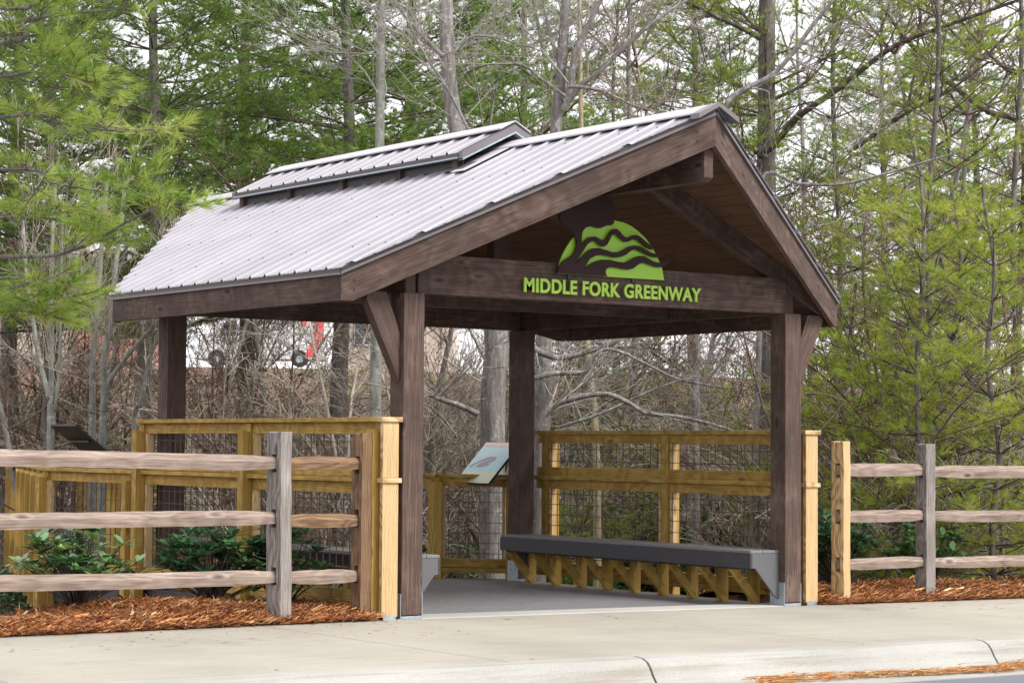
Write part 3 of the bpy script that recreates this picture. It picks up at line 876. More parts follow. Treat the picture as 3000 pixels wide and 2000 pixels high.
def sign(O, U, V, label, face, art=True):
    """rectangular panel from corner O with edge vectors U (along the foot) and V (up the slope)"""
    O, U, V = Vector(O), Vector(U), Vector(V); nrm = U.cross(V).normalized()
    if nrm.z < 0: nrm = -nrm
    c = O + (U + V) / 2; s = empty('interpretive_sign', c, label, 'sign', 'tilted information panels')
    P = lambda a, b, k=0: O + U * a + V * b + nrm * k
    mb = MB(); mb.prism([P(0, 0), P(1, 0), P(1, 1), P(0, 1)], nrm * -.02); mb.build('sign_panel', M['black'], s)
    me = bpy.data.meshes.new('sign_face'); m_ = .01
    vs = [P(m_, m_, .002), P(1 - m_, m_, .002), P(1 - m_, 1 - m_, .002), P(m_, 1 - m_, .002)]
    me.from_pydata([tuple(v - c) for v in vs], [], [(0, 1, 2, 3)]); me.materials.append(face)
    a = me.attributes.new('suv', 'FLOAT_VECTOR', 'POINT'); a.data.foreach_set('vector', [0, 0, 0, 1, 0, 0, 1, 1, 0, 0, 1, 0])
    o = bpy.data.objects.new('sign_face', me); C.objects.link(o); o.parent = s
    if art:
        mb = MB()
        ctr = [(.10, .38), (.17, .46), (.28, .53), (.44, .60), (.58, .62), (.66, .59), (.60, .55), (.44, .50), (.34, .45), (.30, .40), (.44, .42), (.60, .46)]
        for i in range(len(ctr) - 1):
            (x0, y0), (x1, y1) = ctr[i], ctr[i + 1]; ww = .030 - .001 * i
            d = Vector((x1 - x0, y1 - y0)); nn = Vector((-d.y, d.x)).normalized() * ww; k = .004 + .0004 * i
            mb.add([P(x0 - nn.x, y0 - nn.y, k), P(x1 - nn.x, y1 - nn.y, k), P(x1 + nn.x, y1 + nn.y, k), P(x0 + nn.x, y0 + nn.y, k)], [(0, 1, 2, 3)])
        mb.build('sign_picture', M['salam'], s)
        mb = MB(); mb.add([P(.80 + .13 * math.cos(t), .62 + .10 * math.sin(t), .004) for t in [2 * math.pi * i / 24 for i in range(24)]], [tuple(range(24))]); mb.build('sign_oval', M['oval'], s)
    mb = MB(); mb.beam(P(.1, .5, -.03), P(.9, .5, -.03), .03, .02); mb.build('bracket', M['black'], s)
    return s


BLc = Vector(at(1043, 1108, 21.95))
sign(BLc, (0, -.60, 0), (.40, 0, .415), 'blue and yellow printed panel tilted beside the rear right post of the shelter', M['signface'])
B2c = Vector(at(222, 1041, 22.6))
sign(B2c + Vector((0, .25, 0)), (0, -.60, 0), (-.40, 0, .30), 'dark back of a tilted panel above the left fence rail', M['black'], False)

# ------------------------------------------------------------------ split-rail fences
def slotted_post(parent, x, y, z0, z1, w, d, mat, slots, ang=0.0, lean=(0, 0), round_slots=False):
    """post with through slots cut for the rails (slot axis along local x)"""
    rs = random.Random(int(x * 100 + 7)); mb = MB(); c, s = math.cos(ang), math.sin(ang)
    zs = [z0]
    hw, hd = w / 2, d / 2; sw = .026
    levels = [(z0, 0)]
    # left and right cheeks run full height; the middle is filled between slots
    def P(a, b, z):
        k = (z - z0) / (z1 - z0); return (x + a * c - b * s + lean[0] * k, y + a * s + b * c + lean[1] * k, z)
    nz = 12
    for (b0, b1) in ((-hd, -sw), (sw, hd)):
        v = []; f = []
        for j in range(nz + 1):
            z = z0 + (z1 - z0) * j / nz; q = rs.uniform(-.004, .004); e = rs.uniform(-.004, .004)
            v += [P(-hw + q, b0 + (e if b0 == -hd else 0), z), P(hw + q, b0 + (e if b0 == -hd else 0), z), P(hw + q, b1, z), P(-hw + q, b1, z)]
        for j in range(nz):
            for k in range(4): a_ = j * 4 + k; b_ = j * 4 + (k + 1) % 4; f.append((a_, b_, b_ + 4, a_ + 4))
        f += [(3, 2, 1, 0), (nz * 4, nz * 4 + 1, nz * 4 + 2, nz * 4 + 3)]
        mb.add(v, f, (0, 0, 1), off=(x * 3, .3, .2))
    edges = [z0] + [e for sl in slots for e in (sl - .062, sl + .062)] + [z1]
    for j in range(0, len(edges), 2):
        za, zb = edges[j], edges[j + 1]
        mb.add([P(-hw + .002, -sw, za), P(hw - .002, -sw, za), P(hw - .002, sw, za), P(-hw + .002, sw, za), P(-hw + .002, -sw, zb - (0 if zb < z1 else .004)), P(hw - .002, -sw, zb - (0 if zb < z1 else .004)), P(hw - .002, sw, zb - (0 if zb < z1 else .004)), P(-hw + .002, sw, zb - (0 if zb < z1 else .004))], MB.BF, (0, 0, 1), off=(x * 3, .3, .2))
    return mb.build('fence_post', M[mat], parent, .006)


def split_rail(parent, p0, p1, h, mat, seed, tip0=.3, tip1=.3, th=.075):
    """roughly wedge-shaped rail with whittled ends"""
    rs = random.Random(seed); p0 = Vector(p0); p1 = Vector(p1); L = (p1 - p0).length; d = (p1 - p0) / L
    r = d.cross(Vector((0, 0, 1))).normalized(); n = max(8, int(L / .12)); v = []; f = []
    w1 = rs.uniform(.9, 1.1); ph = rs.uniform(0, 6)
    for i in range(n + 1):
        s = L * i / n; k = 1.0
        e0 = min(1, (s + .04) / tip0); e1 = min(1, (L - s + .04) / tip1); e = min(e0, e1)
        hh = h * (.66 + .34 * e); ww = th * (.55 + .45 * e)
        wob = Vector((0, 0, .006 * math.sin(s * 1.7 + ph) + rs.uniform(-.002, .002)))
        c = p0 + d * s + wob
        prof = [(-.40, -.5), (.40, -.5), (.5, .08), (.17, .5), (-.17, .5), (-.5, .08)]
        for a, b in prof: v.append(c + r * (a * ww * w1 + rs.uniform(-.0015, .0015)) + Vector((0, 0, b * hh + rs.uniform(-.0015, .0015))))
    m = 6
    for i in range(n):
        for k in range(m): a = i * m + k; b = i * m + (k + 1) % m; f.append((a, b, b + m, a + m))
    f += [tuple(range(m - 1, -1, -1)), tuple(range(n * m, n * m + m))]
    mb = MB(); mb.add(v, f, d); return mb.build('fence_rail', M[mat], parent)


fl = empty('split_rail_fence', (-2, .05, .05), 'weathered three-rail split-rail fence along the left edge of the sidewalk', 'fence', 'split-rail fences')
SL3 = (.335, .745, 1.135)
PA = (-1.03, .02); PB = (-.265, .14)
slotted_post(fl, PA[0], PA[1], -.05, 1.375, .11, .15, 'railgrey', [z + .015 for z in SL3], .25, (-.012, 0))
slotted_post(fl, PB[0], PB[1], -.05, 1.372, .11, .125, 'railbrown', SL3, .1, (.006, 0))
slotted_post(fl, -4.15, .0, -.02, 1.42, .12, .15, 'railgrey', [z + .06 for z in SL3], .1)
for i, (z, mt, hh) in enumerate(((.335, 'rail', .105), (.745, 'rail', .105), (1.148, 'rail', .11))):
    split_rail(fl, (PA[0] - .0, PA[1] - .005, z + .012), (-4.2, -.04, z + .042), hh, mt, i + 3, .35, .3, .085)
for i, (z, mt) in enumerate(((.33, 'rail'), (.735, 'railbrown'), (1.14, 'railbrown'))):
    split_rail(fl, (PA[0] + .02, PA[1] + .02, z + .01), (PB[0] - .01, PB[1], z), .10, mt, i + 13, .28, .22, .08)
fr = empty('split_rail_fence', (6, .15, 0), 'three-rail split-rail fence over the pine straw right of the shelter', 'fence', 'split-rail fences')
PC = (4.66, .13); PD = (5.80, .20)
slotted_post(fr, PC[0], PC[1], -.12, 1.342, .10, .135, 'ptlight', (.27, .685, 1.085), .15)
slotted_post(fr, PD[0], PD[1], -.14, 1.325, .11, .15, 'railgrey', (.265, .675, 1.08), -.1)
slotted_post(fr, 8.45, .22, -.16, 1.29, .12, .15, 'railgrey', (.25, .66, 1.06), 0)
for i, (z, hh) in enumerate(((.27, .10), (.69, .105), (1.095, .115))):
    split_rail(fr, (PC[0] - .05, PC[1] - .01, z), (PD[0] + .02, PD[1], z - .012), hh, 'rail', i + 23, .3, .3, .08)
    split_rail(fr, (PD[0] - .02, PD[1], z - .014), (8.5, .22, z - .05), hh, 'rail', i + 33, .4, .3, .085)

# ------------------------------------------------------------------ pine straw beds
def in_bed(x, y):
    if y < -.02: return False
    if -.26 < x < 4.36 and y > .0: return False
    return True


def bed_edge(x):
    return .0 if x > 4.3 else (-.02 + max(0, -x - .2) * -.085)


def bed_z(x, y):
    k = sm(bed_edge(x) - .01, bed_edge(x) + .28, y)
    k2 = .16 * sm(1.9, 3.6, -x) * sm(bed_edge(x) + .1, bed_edge(x) + .9, y)
    return -k2 - G * x + .004 + .06 * k - 1.25 * sm(.9, 5.5, y) * 1.0 + .02 * math.sin(x * 3.1) * k * sm(.1, .4, y)


def straw_bed(name, x0, x1, label, seed, count):
    rs = np.random.RandomState(seed)
    nx = int((x1 - x0) / .08); ny = 22; V = []; F = []
    for j in range(ny + 1):
        for i in range(nx + 1):
            x = x0 + (x1 - x0) * i / nx; e = bed_edge(x) + .015 * math.sin(x * 9) + rs.uniform(-.012, .012); y = e + (2.2 - e) * (j / ny) ** 1.5
            V.append((x, y, bed_z(x, y) + (rs.uniform(-.012, .012) if j else 0)))
    for j in range(ny):
        for i in range(nx): a = j * (nx + 1) + i; F.append((a, a + 1, a + nx + 2, a + nx + 1))
    b = put(arr_mesh(name, V, F, M['strawbase'], smooth=True), name); tag(b, label, None, None, 'structure')
    # loose straw
    n = count; x = rs.uniform(x0, x1, n); e = np.array([bed_edge(v) for v in x]); y = e - .03 + (rs.uniform(0, 1, n) ** 1.4) * 1.7
    z = np.array([bed_z(a, max(b_, bed_edge(a))) for a, b_ in zip(x, y)]) + rs.uniform(0, .035, n)
    L = rs.uniform(.05, .17, n); a = rs.uniform(0, 2 * np.pi, n); el = rs.normal(0, .25, n)
    d = np.stack([np.cos(a) * np.cos(el), np.sin(a) * np.cos(el), np.abs(np.sin(el)) * .8], 1) * L[:, None]
    w = rs.uniform(.0015, .0035, n); big = rs.uniform(0, 1, n) > .985; w[big] *= 2.6; d[big] *= 1.6
    s = np.stack([-np.sin(a), np.cos(a), np.zeros(n)], 1) * w[:, None]
    p = np.stack([x, y, z], 1); up = np.array([0, 0, 1.]) * (w[:, None] * .9)
    bend = np.stack([np.cos(a + 1.5), np.sin(a + 1.5), np.zeros(n)], 1) * (L * rs.uniform(-.15, .15, n))[:, None] + np.array([0, 0, .01])
    mid = p + d * .5 + bend
    V = np.concatenate([p - s, p + s, mid - s, mid + s, p + d, p + up * 2, mid + up * 2], 0)
    i = np.arange(n)
    F = np.concatenate([np.stack([i, i + n, i + 3 * n], 1), np.stack([i, i + 3 * n, i + 2 * n], 1), np.stack([i + 2 * n, i + 3 * n, i + 4 * n], 1), np.stack([i, i + 5 * n, i + 6 * n], 1), np.stack([i, i + 6 * n, i + 2 * n], 1)], 0)
    t = np.clip(rs.beta(2, 2.2, n) + big * .4, 0, 1)
    o = put(arr_mesh(name + '_loose', V, F, M['straw'], np.tile(t, 7)), 'pine_straw'); tag(o, None, None, None, 'stuff'); return o


o = straw_bed('straw_bed_ground', -4.9, -.235, 'orange pine straw bed in front of the left guard', 1, 26000); o['label'] = 'loose orange pine straw along the foot of the left fence'
o = straw_bed('straw_bed_ground', 4.345, 9.5, 'orange pine straw bed right of the shelter', 2, 26000); o['label'] = 'loose orange pine straw under the right fence'


def gutter_straw():
    rs = np.random.RandomState(8); n = 1500
    x = rs.uniform(.2, 4.0, n); yc = -3.60 + .09 * np.sin(x * 2.2) + (x - 1.5) * .035
    y = yc + rs.normal(0, .035 + .03 * (np.sin(x * 3) > 0), n); z = -G * x - .148 + rs.uniform(0, .03, n)
    L = rs.uniform(.05, .18, n); a = rs.normal(.0, .45, n); d = np.stack([np.cos(a), np.sin(a), rs.uniform(-.02, .12, n)], 1) * L[:, None]
    w = rs.uniform(.0015, .004, n); s = np.stack([-np.sin(a), np.cos(a), np.zeros(n)], 1) * w[:, None]; p = np.stack([x, y, z], 1)
    V = np.concatenate([p - s, p + s, p + d, p + np.array([0, 0, .006])]); i = np.arange(n)
    F = np.concatenate([np.stack([i, i + n, i + 2 * n], 1), np.stack([i, i + 2 * n, i + 3 * n], 1)])
    o = put(arr_mesh('gutter_straw', V, F, M['straw'], np.tile(rs.uniform(.5, 1, n), 4)), 'gutter_straw')
    tag(o, 'pale pine straw washed along the gutter below the kerb', None, None, 'stuff')


gutter_straw()


def scatter_straw(name, x0, x1, y0, y1, z0, n, seed, label):
    rs = np.random.RandomState(seed); x = rs.uniform(x0, x1, n); y = y1 - (y1 - y0) * rs.uniform(0, 1, n) ** 2.2; z = -G * x + z0
    L = rs.uniform(.03, .13, n); a = rs.uniform(0, 6.28, n); d = np.stack([np.cos(a), np.sin(a), rs.uniform(0, .06, n)], 1) * L[:, None]
    w = rs.uniform(.0015, .0035, n); b = rs.uniform(0, 1, n) > .8; w[b] *= 5; d[b] *= .35
    s = np.stack([-np.sin(a), np.cos(a), np.zeros(n)], 1) * w[:, None]; p = np.stack([x, y, z], 1)
    V = np.concatenate([p - s, p + s, p + d + s * .4, p + d - s * .4]); i = np.arange(n); F = np.stack([i, i + n, i + 2 * n, i + 3 * n], 1)
    tag(put(arr_mesh(name, V, F, M['straw'], np.tile(rs.uniform(0, .95, n), 4)), name), label, None, None, 'stuff')


scatter_straw('stray_straw', -4.5, -.1, -1.4, -.02, .003, 420, 61, 'stray needles and leaf bits on the sidewalk left of the shelter')
scatter_straw('stray_straw', 4.2, 9, -1.2, .0, .003, 300, 62, 'stray needles and leaf bits on the sidewalk right of the shelter')
scatter_straw('deck_litter', .1, 3.9, .4, 4.2, -.005, 110, 63, 'a few stray needles and leaves on the shelter floor')
scatter_straw('stray_straw', -4, 8, -3.0, -.05, .003, 120, 64, 'scattered leaf bits over the whole sidewalk')

# ------------------------------------------------------------------ vegetation generators
class Tubes:
    def __init__(s): s.V = []; s.F = []; s.n = 0

    def add(s, pts, radii, sides=5):
        P = np.asarray(pts, float); R = np.asarray(radii, float); m = len(P)
        T = np.gradient(P, axis=0); T /= np.linalg.norm(T, axis=1)[:, None] + 1e-9
        ref = np.array([0.31, 0.95, .05]) if abs(T[0][2]) > .6 else np.array([0.05, .03, 1.])
        A = np.cross(T, ref); A /= np.linalg.norm(A, axis=1)[:, None] + 1e-9; B = np.cross(T, A)
        th = np.arange(sides) * 2 * np.pi / sides
        V = P[:, None, :] + (A[:, None, :] * np.cos(th)[None, :, None] + B[:, None, :] * np.sin(th)[None, :, None]) * R[:, None, None]
        s.V.append(V.reshape(-1, 3)); i = np.arange(m - 1)[:, None] * sides; k = np.arange(sides)[None, :]; k2 = (k + 1) % sides
        F = np.stack([i + k, i + k2, i + k2 + sides, i + k + sides], -1).reshape(-1, 4) + s.n
        s.F.append(F); s.n += m * sides

    def mesh(s, name, mat): return arr_mesh(name, np.concatenate(s.V), np.concatenate(s.F), mat, smooth=True)


def unit(v): return v / (np.linalg.norm(v) + 1e-9)


def smooth_path(pts, n=14):
    P = np.asarray(pts, float); m = len(P)
    if m < 3:
        return np.array([P[0] + (P[-1] - P[0]) * i / n for i in range(n + 1)])
    Q = np.vstack([2 * P[0] - P[1], P, 2 * P[-1] - P[-2]]); out = []
    per = max(2, n // (m - 1))
    for i in range(m - 1):
        p0, p1, p2, p3 = Q[i:i + 4]
        for j in range(per):
            t = j / per; out.append(.5 * ((2 * p1) + (p2 - p0) * t + (2 * p0 - 5 * p1 + 4 * p2 - p3) * t * t + (3 * p1 - p0 - 3 * p2 + p3) * t ** 3))
    out.append(P[-1]); return np.array(out)


def grow(tb, rs, p, d, L, r, depth, up=.05, wig=.16, kids=5, ratio=.5, spread=.75, sides=None, tw=None, minr=.0022, gravity=0.0):
    """a branch with its side branches; tw = Tubes for the finest twigs"""
    n = max(4, int(L / .22)) if depth > 0 else 4
    n = min(n, 14)
    pts = [p]; dirs = [d]; cur = rs.normal(0, .05, 3)
    for i in range(n):
        cur = cur * .7 + rs.normal(0, wig, 3) * .5
        d = unit(d + cur * .55 + np.array([0, 0, up - gravity * i / n])); p = p + d * (L / n); pts.append(p); dirs.append(d)
    R = np.linspace(r, max(minr, r * .35), n + 1)
    t = tb if (tw is None or depth > 1) else tw
    t.add(pts, R, sides or (7 if r > .05 else 5 if r > .02 else 3))
    if depth <= 0: return
    for k in range(kids):
        f = rs.uniform(.18, 1.0); i = min(n, max(1, int(f * n))); side = unit(np.cross(dirs[i], rs.normal(0, 1, 3)))
        nd = unit(dirs[i] + side * rs.uniform(.5, 1.2) * spread)
        grow(tb, rs, pts[i], nd, L * ratio * rs.uniform(.6, 1.15) * (1.15 - .5 * f), max(minr, R[i] * rs.uniform(.4, .62)), depth - 1, up, wig, kids, ratio, spread, None, tw, minr, gravity)


def needles(tufts, n, length, width, seed, tint0=.5, tspread=.25, open_=.75):
    """tufts: list of (pos, dir, tint) -> triangles"""
    rs = np.random.RandomState(seed); P = np.array([t[0] for t in tufts]); D = np.array([t[1] for t in tufts]); T = np.array([t[2] for t in tufts])
    m = len(P); P = np.repeat(P, n, 0); D = np.repeat(D, n, 0); T = np.repeat(T, n)
    rd = rs.normal(0, 1, (m * n, 3)); rd -= (rd * D).sum(1)[:, None] * D; rd /= np.linalg.norm(rd, axis=1)[:, None] + 1e-9
    dd = D + rd * rs.uniform(.25, 1.25, (m * n, 1)) * open_ + np.array([0, 0, -.08]); dd /= np.linalg.norm(dd, axis=1)[:, None]
    L = length * rs.uniform(.7, 1.15, (m * n, 1)); s = np.cross(dd, rs.normal(0, 1, (m * n, 3))); s /= np.linalg.norm(s, axis=1)[:, None] + 1e-9
    s *= width * .5; base = P - D * rs.uniform(0, .03, (m * n, 1))
    V = np.stack([base - s, base + s, base + dd * L], 1).reshape(-1, 3); F = np.arange(m * n * 3).reshape(-1, 3)
    t = np.clip(tint0 + (T - .5) * tspread * 2 + rs.normal(0, .08, m * n), 0, 1)
    return V, F, np.repeat(t, 3)


def bough(tb, tufts, rs, p, d, L, r, dens=1.0, lift=.03, tw_len=.30, tip_only=.35, sag=.0):
    """white-pine bough: flat spray of side twigs ending in tufts"""
    n = max(6, int(L / .3)); pts = [p]; dirs = [d]
    for i in range(n):
        d = unit(d + rs.normal(0, .05, 3) + np.array([0, 0, lift - sag])); p = p + d * (L / n); pts.append(p); dirs.append(d)
    R = np.linspace(r, max(.003, r * .22), n + 1); tb.add(pts, R, 5 if r > .02 else 4)
    pts = np.array(pts); tt = rs.uniform(.25, .75)
    s = L * tip_only
    side = 1
    while s < L * 1.0:
        f = s / L; i = min(n - 1, int(f * n)); q = pts[i] + (pts[i + 1] - pts[i]) * (f * n - i)
        h = unit(np.cross(dirs[i], [0, 0, 1.])); ang = rs.uniform(.55, 1.0)
        nd = unit(dirs[i] * math.cos(ang) + h * side * math.sin(ang) + np.array([0, 0, rs.uniform(-.15, .3)])); side = -side
        tl = L * tw_len * (1.15 - .75 * f) * rs.uniform(.6, 1.2)
        m = max(3, int(tl / .16)); tp = [q]; cd = nd
        for j in range(m):
            cd = unit(cd + rs.normal(0, .10, 3) + np.array([0, 0, .05])); tp.append(tp[-1] + cd * tl / m)
        tb.add(tp, np.linspace(max(.003, R[i] * .45), .002, m + 1), 3)
        # sub twigs with tufts
        tint = tt + rs.uniform(-.2, .2)
        tufts.append((tp[-1], cd, tint + .15))
        u = .3
        sgn = 1
        while u < 1:
            j = min(m - 1, int(u * m)); b = tp[j] + (tp[j + 1] - tp[j]) * (u * m - j); h2 = unit(np.cross(cd, [0, 0, 1.]))
            e = unit(cd * .8 + h2 * sgn * rs.uniform(.4, .9) + np.array([0, 0, rs.uniform(-.1, .35)])); sgn = -sgn
            l2 = rs.uniform(.05, .22); tip = b + e * l2
            tb.add([b, tip], [.0028, .0018], 3)
            tufts.append((tip, e, tint + rs.uniform(-.1, .15)))
            if l2 > .13: tufts.append((b + e * l2 * .5, unit(e + rs.normal(0, .3, 3)), tint - .1))
            u += .10 / max(.25, tl) / dens * 1.0
        s += rs.uniform(.08, .15) / dens
    tufts.append((pts[-1], dirs[-1], tt + .25))


def make_pine(seed, H, z0, Lmax, r0, mat, nn, width, length=.10, dens=1.0, whorl=.55, per=5, lean=0.0, tint0=.5, bare=.0, up=.25):
    rs = np.random.RandomState(seed); trunk = Tubes(); limbs = Tubes(); tufts = []
    n = 24; pts = [np.array([lean * (i / n) ** 1.3 + .05 * math.sin(i * .6 + seed), .05 * math.cos(i * .5 + seed), H * i / n]) for i in range(n + 1)]
    trunk.add(pts, np.linspace(r0, .02, n + 1), 12)
    z = z0
    while z < H - .3:
        f = (z - z0) / (H - z0); i = min(n - 1, int(z / H * n)); c = pts[i] + (pts[i + 1] - pts[i]) * (z / H * n - i)
        rr = r0 * (1 - z / H) + .02; Lz = Lmax * (1 - f) ** .75 * min(1, .55 + f * 3) + .3
        ph = rs.uniform(0, 6.28)
        for k in range(per):
            a = ph + k * 6.283 / per + rs.uniform(-.35, .35); el = up * (.3 + f) + rs.uniform(-.12, .2)
            d = np.array([math.cos(a) * math.cos(el), math.sin(a) * math.cos(el), math.sin(el)])
            if rs.uniform() < bare:
                grow(limbs, rs, c + d * rr * .5, d, Lz * .6, rr * .2 + .006, 2, .02, .15, 3, .45)
            else: bough(limbs, tufts, rs, c + d * rr * .5, d, Lz * rs.uniform(.65, 1.1), rr * .14 + .006, dens, .02, .30, .2)
        z += whorl * rs.uniform(.75, 1.25)
    V, F, T = needles(tufts, nn, length, width, seed + 5, tint0)
    return trunk.mesh('trunk', M['pinebark']), limbs.mesh('limbs', M['darkbark']), arr_mesh('crown', V, F, M[mat], T)


def place_tree(meshes, names, name, loc, rot, scale, label, cat, group=None):
    t = empty(name, loc, label, cat, group); t.rotation_euler = (0, 0, rot); t.scale = (scale, scale, scale)
    for me, n in zip(meshes, names): put(me, n, t)
    return t


PN = ('trunk', 'limbs', 'crown')


def base_at(x2352, t):
    p = at(x2352, 989, t); return p[0], p[1], ground(p[0], p[1]) - .1


# --- background pines (three builds, copied with their parts)
pine_mid = make_pine(21, 13, 4.3, 3.2, .16, 'needle_mid', 13, .010, .125, 1.0, .36, 6, .2)
pine_dark = make_pine(22, 12, 4.6, 3.0, .16, 'needle_dark', 13, .010, .125, .95, .38, 6, -.2)
pine_yel = make_pine(23, 11, 1.0, 2.5, .055, 'needle_yellow', 15, .008, .12, .8, .62, 5, .1, .5, .22, .35)
pines = [
    (pine_dark, 120, 31, .3, 1.0, 'dark green pine behind the grey saplings at the far left'),
    (pine_dark, 330, 28, 2.0, .95, 'dark green pine rising just left of the shelter roof'),
    (pine_mid, 20, 36, 1.0, 1.1, 'tall green pine at the left edge behind the overhanging boughs'),
    (pine_mid, 560, 34, 4.0, 1.05, 'pale green pine above the left end of the shelter ridge'),
    (pine_dark, 785, 29.5, 1.2, 1.0, 'dark pine standing behind the cupola of the roof'),
    (pine_mid, 930, 35, 5.1, 1.1, 'dense mid green pine beside the thin straight trunk above the cupola'),
    (pine_mid, 1190, 44, .5, 1.0, 'green pine behind the leaning grey trunk'),
    (pine_yel, 1420, 40, 1.9, 1.05, 'thin yellow-green pine against the white sky above the middle of the roof'),
    (pine_mid, 1590, 47, .8, 1.0, 'distant green pine to the left of the dark straight trunk'),
    (pine_yel, 1930, 27, 2.6, .95, 'yellow-green pine directly right of the shelter gable'),
    (pine_yel, 2140, 24.5, 4.4, .9, 'bright yellow-green pine behind the right fence'),
    (pine_yel, 2330, 26.5, 5.5, 1.0, 'yellow-green pine at the right edge of the view'),
    (pine_mid, 2040, 37, 3.0, .8, 'small green pine far behind the right fence'),
    (pine_dark, 1380, 33, .9, .45, 'low dark pine seen through the shelter opening'),
    (pine_mid, 2250, 43, 2.2, .85, 'far green pine beyond the yellow-green pines on the right'),
]
for (ms, x, t, rot, sc, lab) in pines:
    bx = base_at(x, t); place_tree(ms, PN, 'pine_tree', bx, rot, sc, lab, 'pine tree', 'pines behind the shelter')

# --- straight pine with up-swept dark limbs, right of the gable
def hero_pine():
    rs = np.random.RandomState(77); t = 27.0; b = base_at(1762, t); o = np.array(b)
    tr = Tubes(); lb = Tubes(); tf = []
    path = smooth_path([o, at(1762, 800, t), at(1760, 400, t), at(1762, 0, t), at(1766, -400, t)], 24)
    tr.add(path - o, np.linspace(.15, .085, len(path)), 14)
    R = lambda pts: smooth_path([at(2000 / K + x / 1.28 / K, y / 1.28 / K, tt) for x, y, tt in pts], 18) - o
    limbs = [([(305, 590, 27), (345, 545, 26.8), (430, 440, 26.5), (560, 350, 26.2), (700, 240, 26), (800, 170, 25.8), (950, 110, 25.5), (1150, 40, 25.2), (1290, -10, 25)], .05),
             ([(300, 150, 27), (230, 110, 26.8), (120, 60, 26.5), (20, 10, 26.2), (-80, -30, 26)], .04),
             ([(300, 380, 27), (220, 330, 27.2), (120, 290, 27.4), (30, 265, 27.6)], .03),
             ([(310, 600, 27), (260, 560, 26.7), (200, 530, 26.4), (150, 470, 26.2)], .03),
             ([(310, 140, 27), (250, 80, 27), (190, 20, 27.2)], .03),
             ([(320, 380, 27), (430, 330, 27), (520, 250, 27.1), (600, 120, 27.2)], .028),
             ([(640, 560, 26), (800, 450, 25.7), (900, 390, 25.4), (1000, 340, 25.1), (1150, 230, 24.8)], .03)]
    for pts, r in limbs:
        P = R(pts); lb.add(P, np.linspace(r, r * .35, len(P)), 7)
        for k in range(12):
            i = rs.randint(3, len(P)); d = unit(P[min(i, len(P) - 1)] - P[i - 2]); dd = unit(d + rs.normal(0, .6, 3) + np.array([0, 0, .35]))
            if rs.uniform() < .55: bough(lb, tf, rs, P[i - 1], dd, rs.uniform(.5, 1.3), .009, 1.0, .03, .3, .35)
            else: grow(lb, rs, P[i - 1], dd, rs.uniform(.7, 1.6), .009, 2, .06, .15, 4, .5)
    z = o[2] + .5
    for k in range(46):
        i = rs.randint(6, len(path) - 1); c = path[i] - o; a = rs.uniform(0, 6.28); d = unit(np.array([math.cos(a), math.sin(a), rs.uniform(0, .6)]))
        bough(lb, tf, rs, c, d, rs.uniform(.8, 2.2), .014, .8, .03, .3, .4)
    V, F, T = needles(tf, 13, .11, .006, 9, .35)
    e = empty('pine_tree', b, 'pine with a straight dark trunk and up-swept limbs just behind the gable', 'pine tree', 'pines behind the shelter')
    put(tr.mesh('trunk', M['pinebark']), 'trunk', e); put(lb.mesh('limbs', M['darkbark']), 'limbs', e); put(arr_mesh('crown', V, F, M['needle_yellow'], T), 'crown', e)


hero_pine()

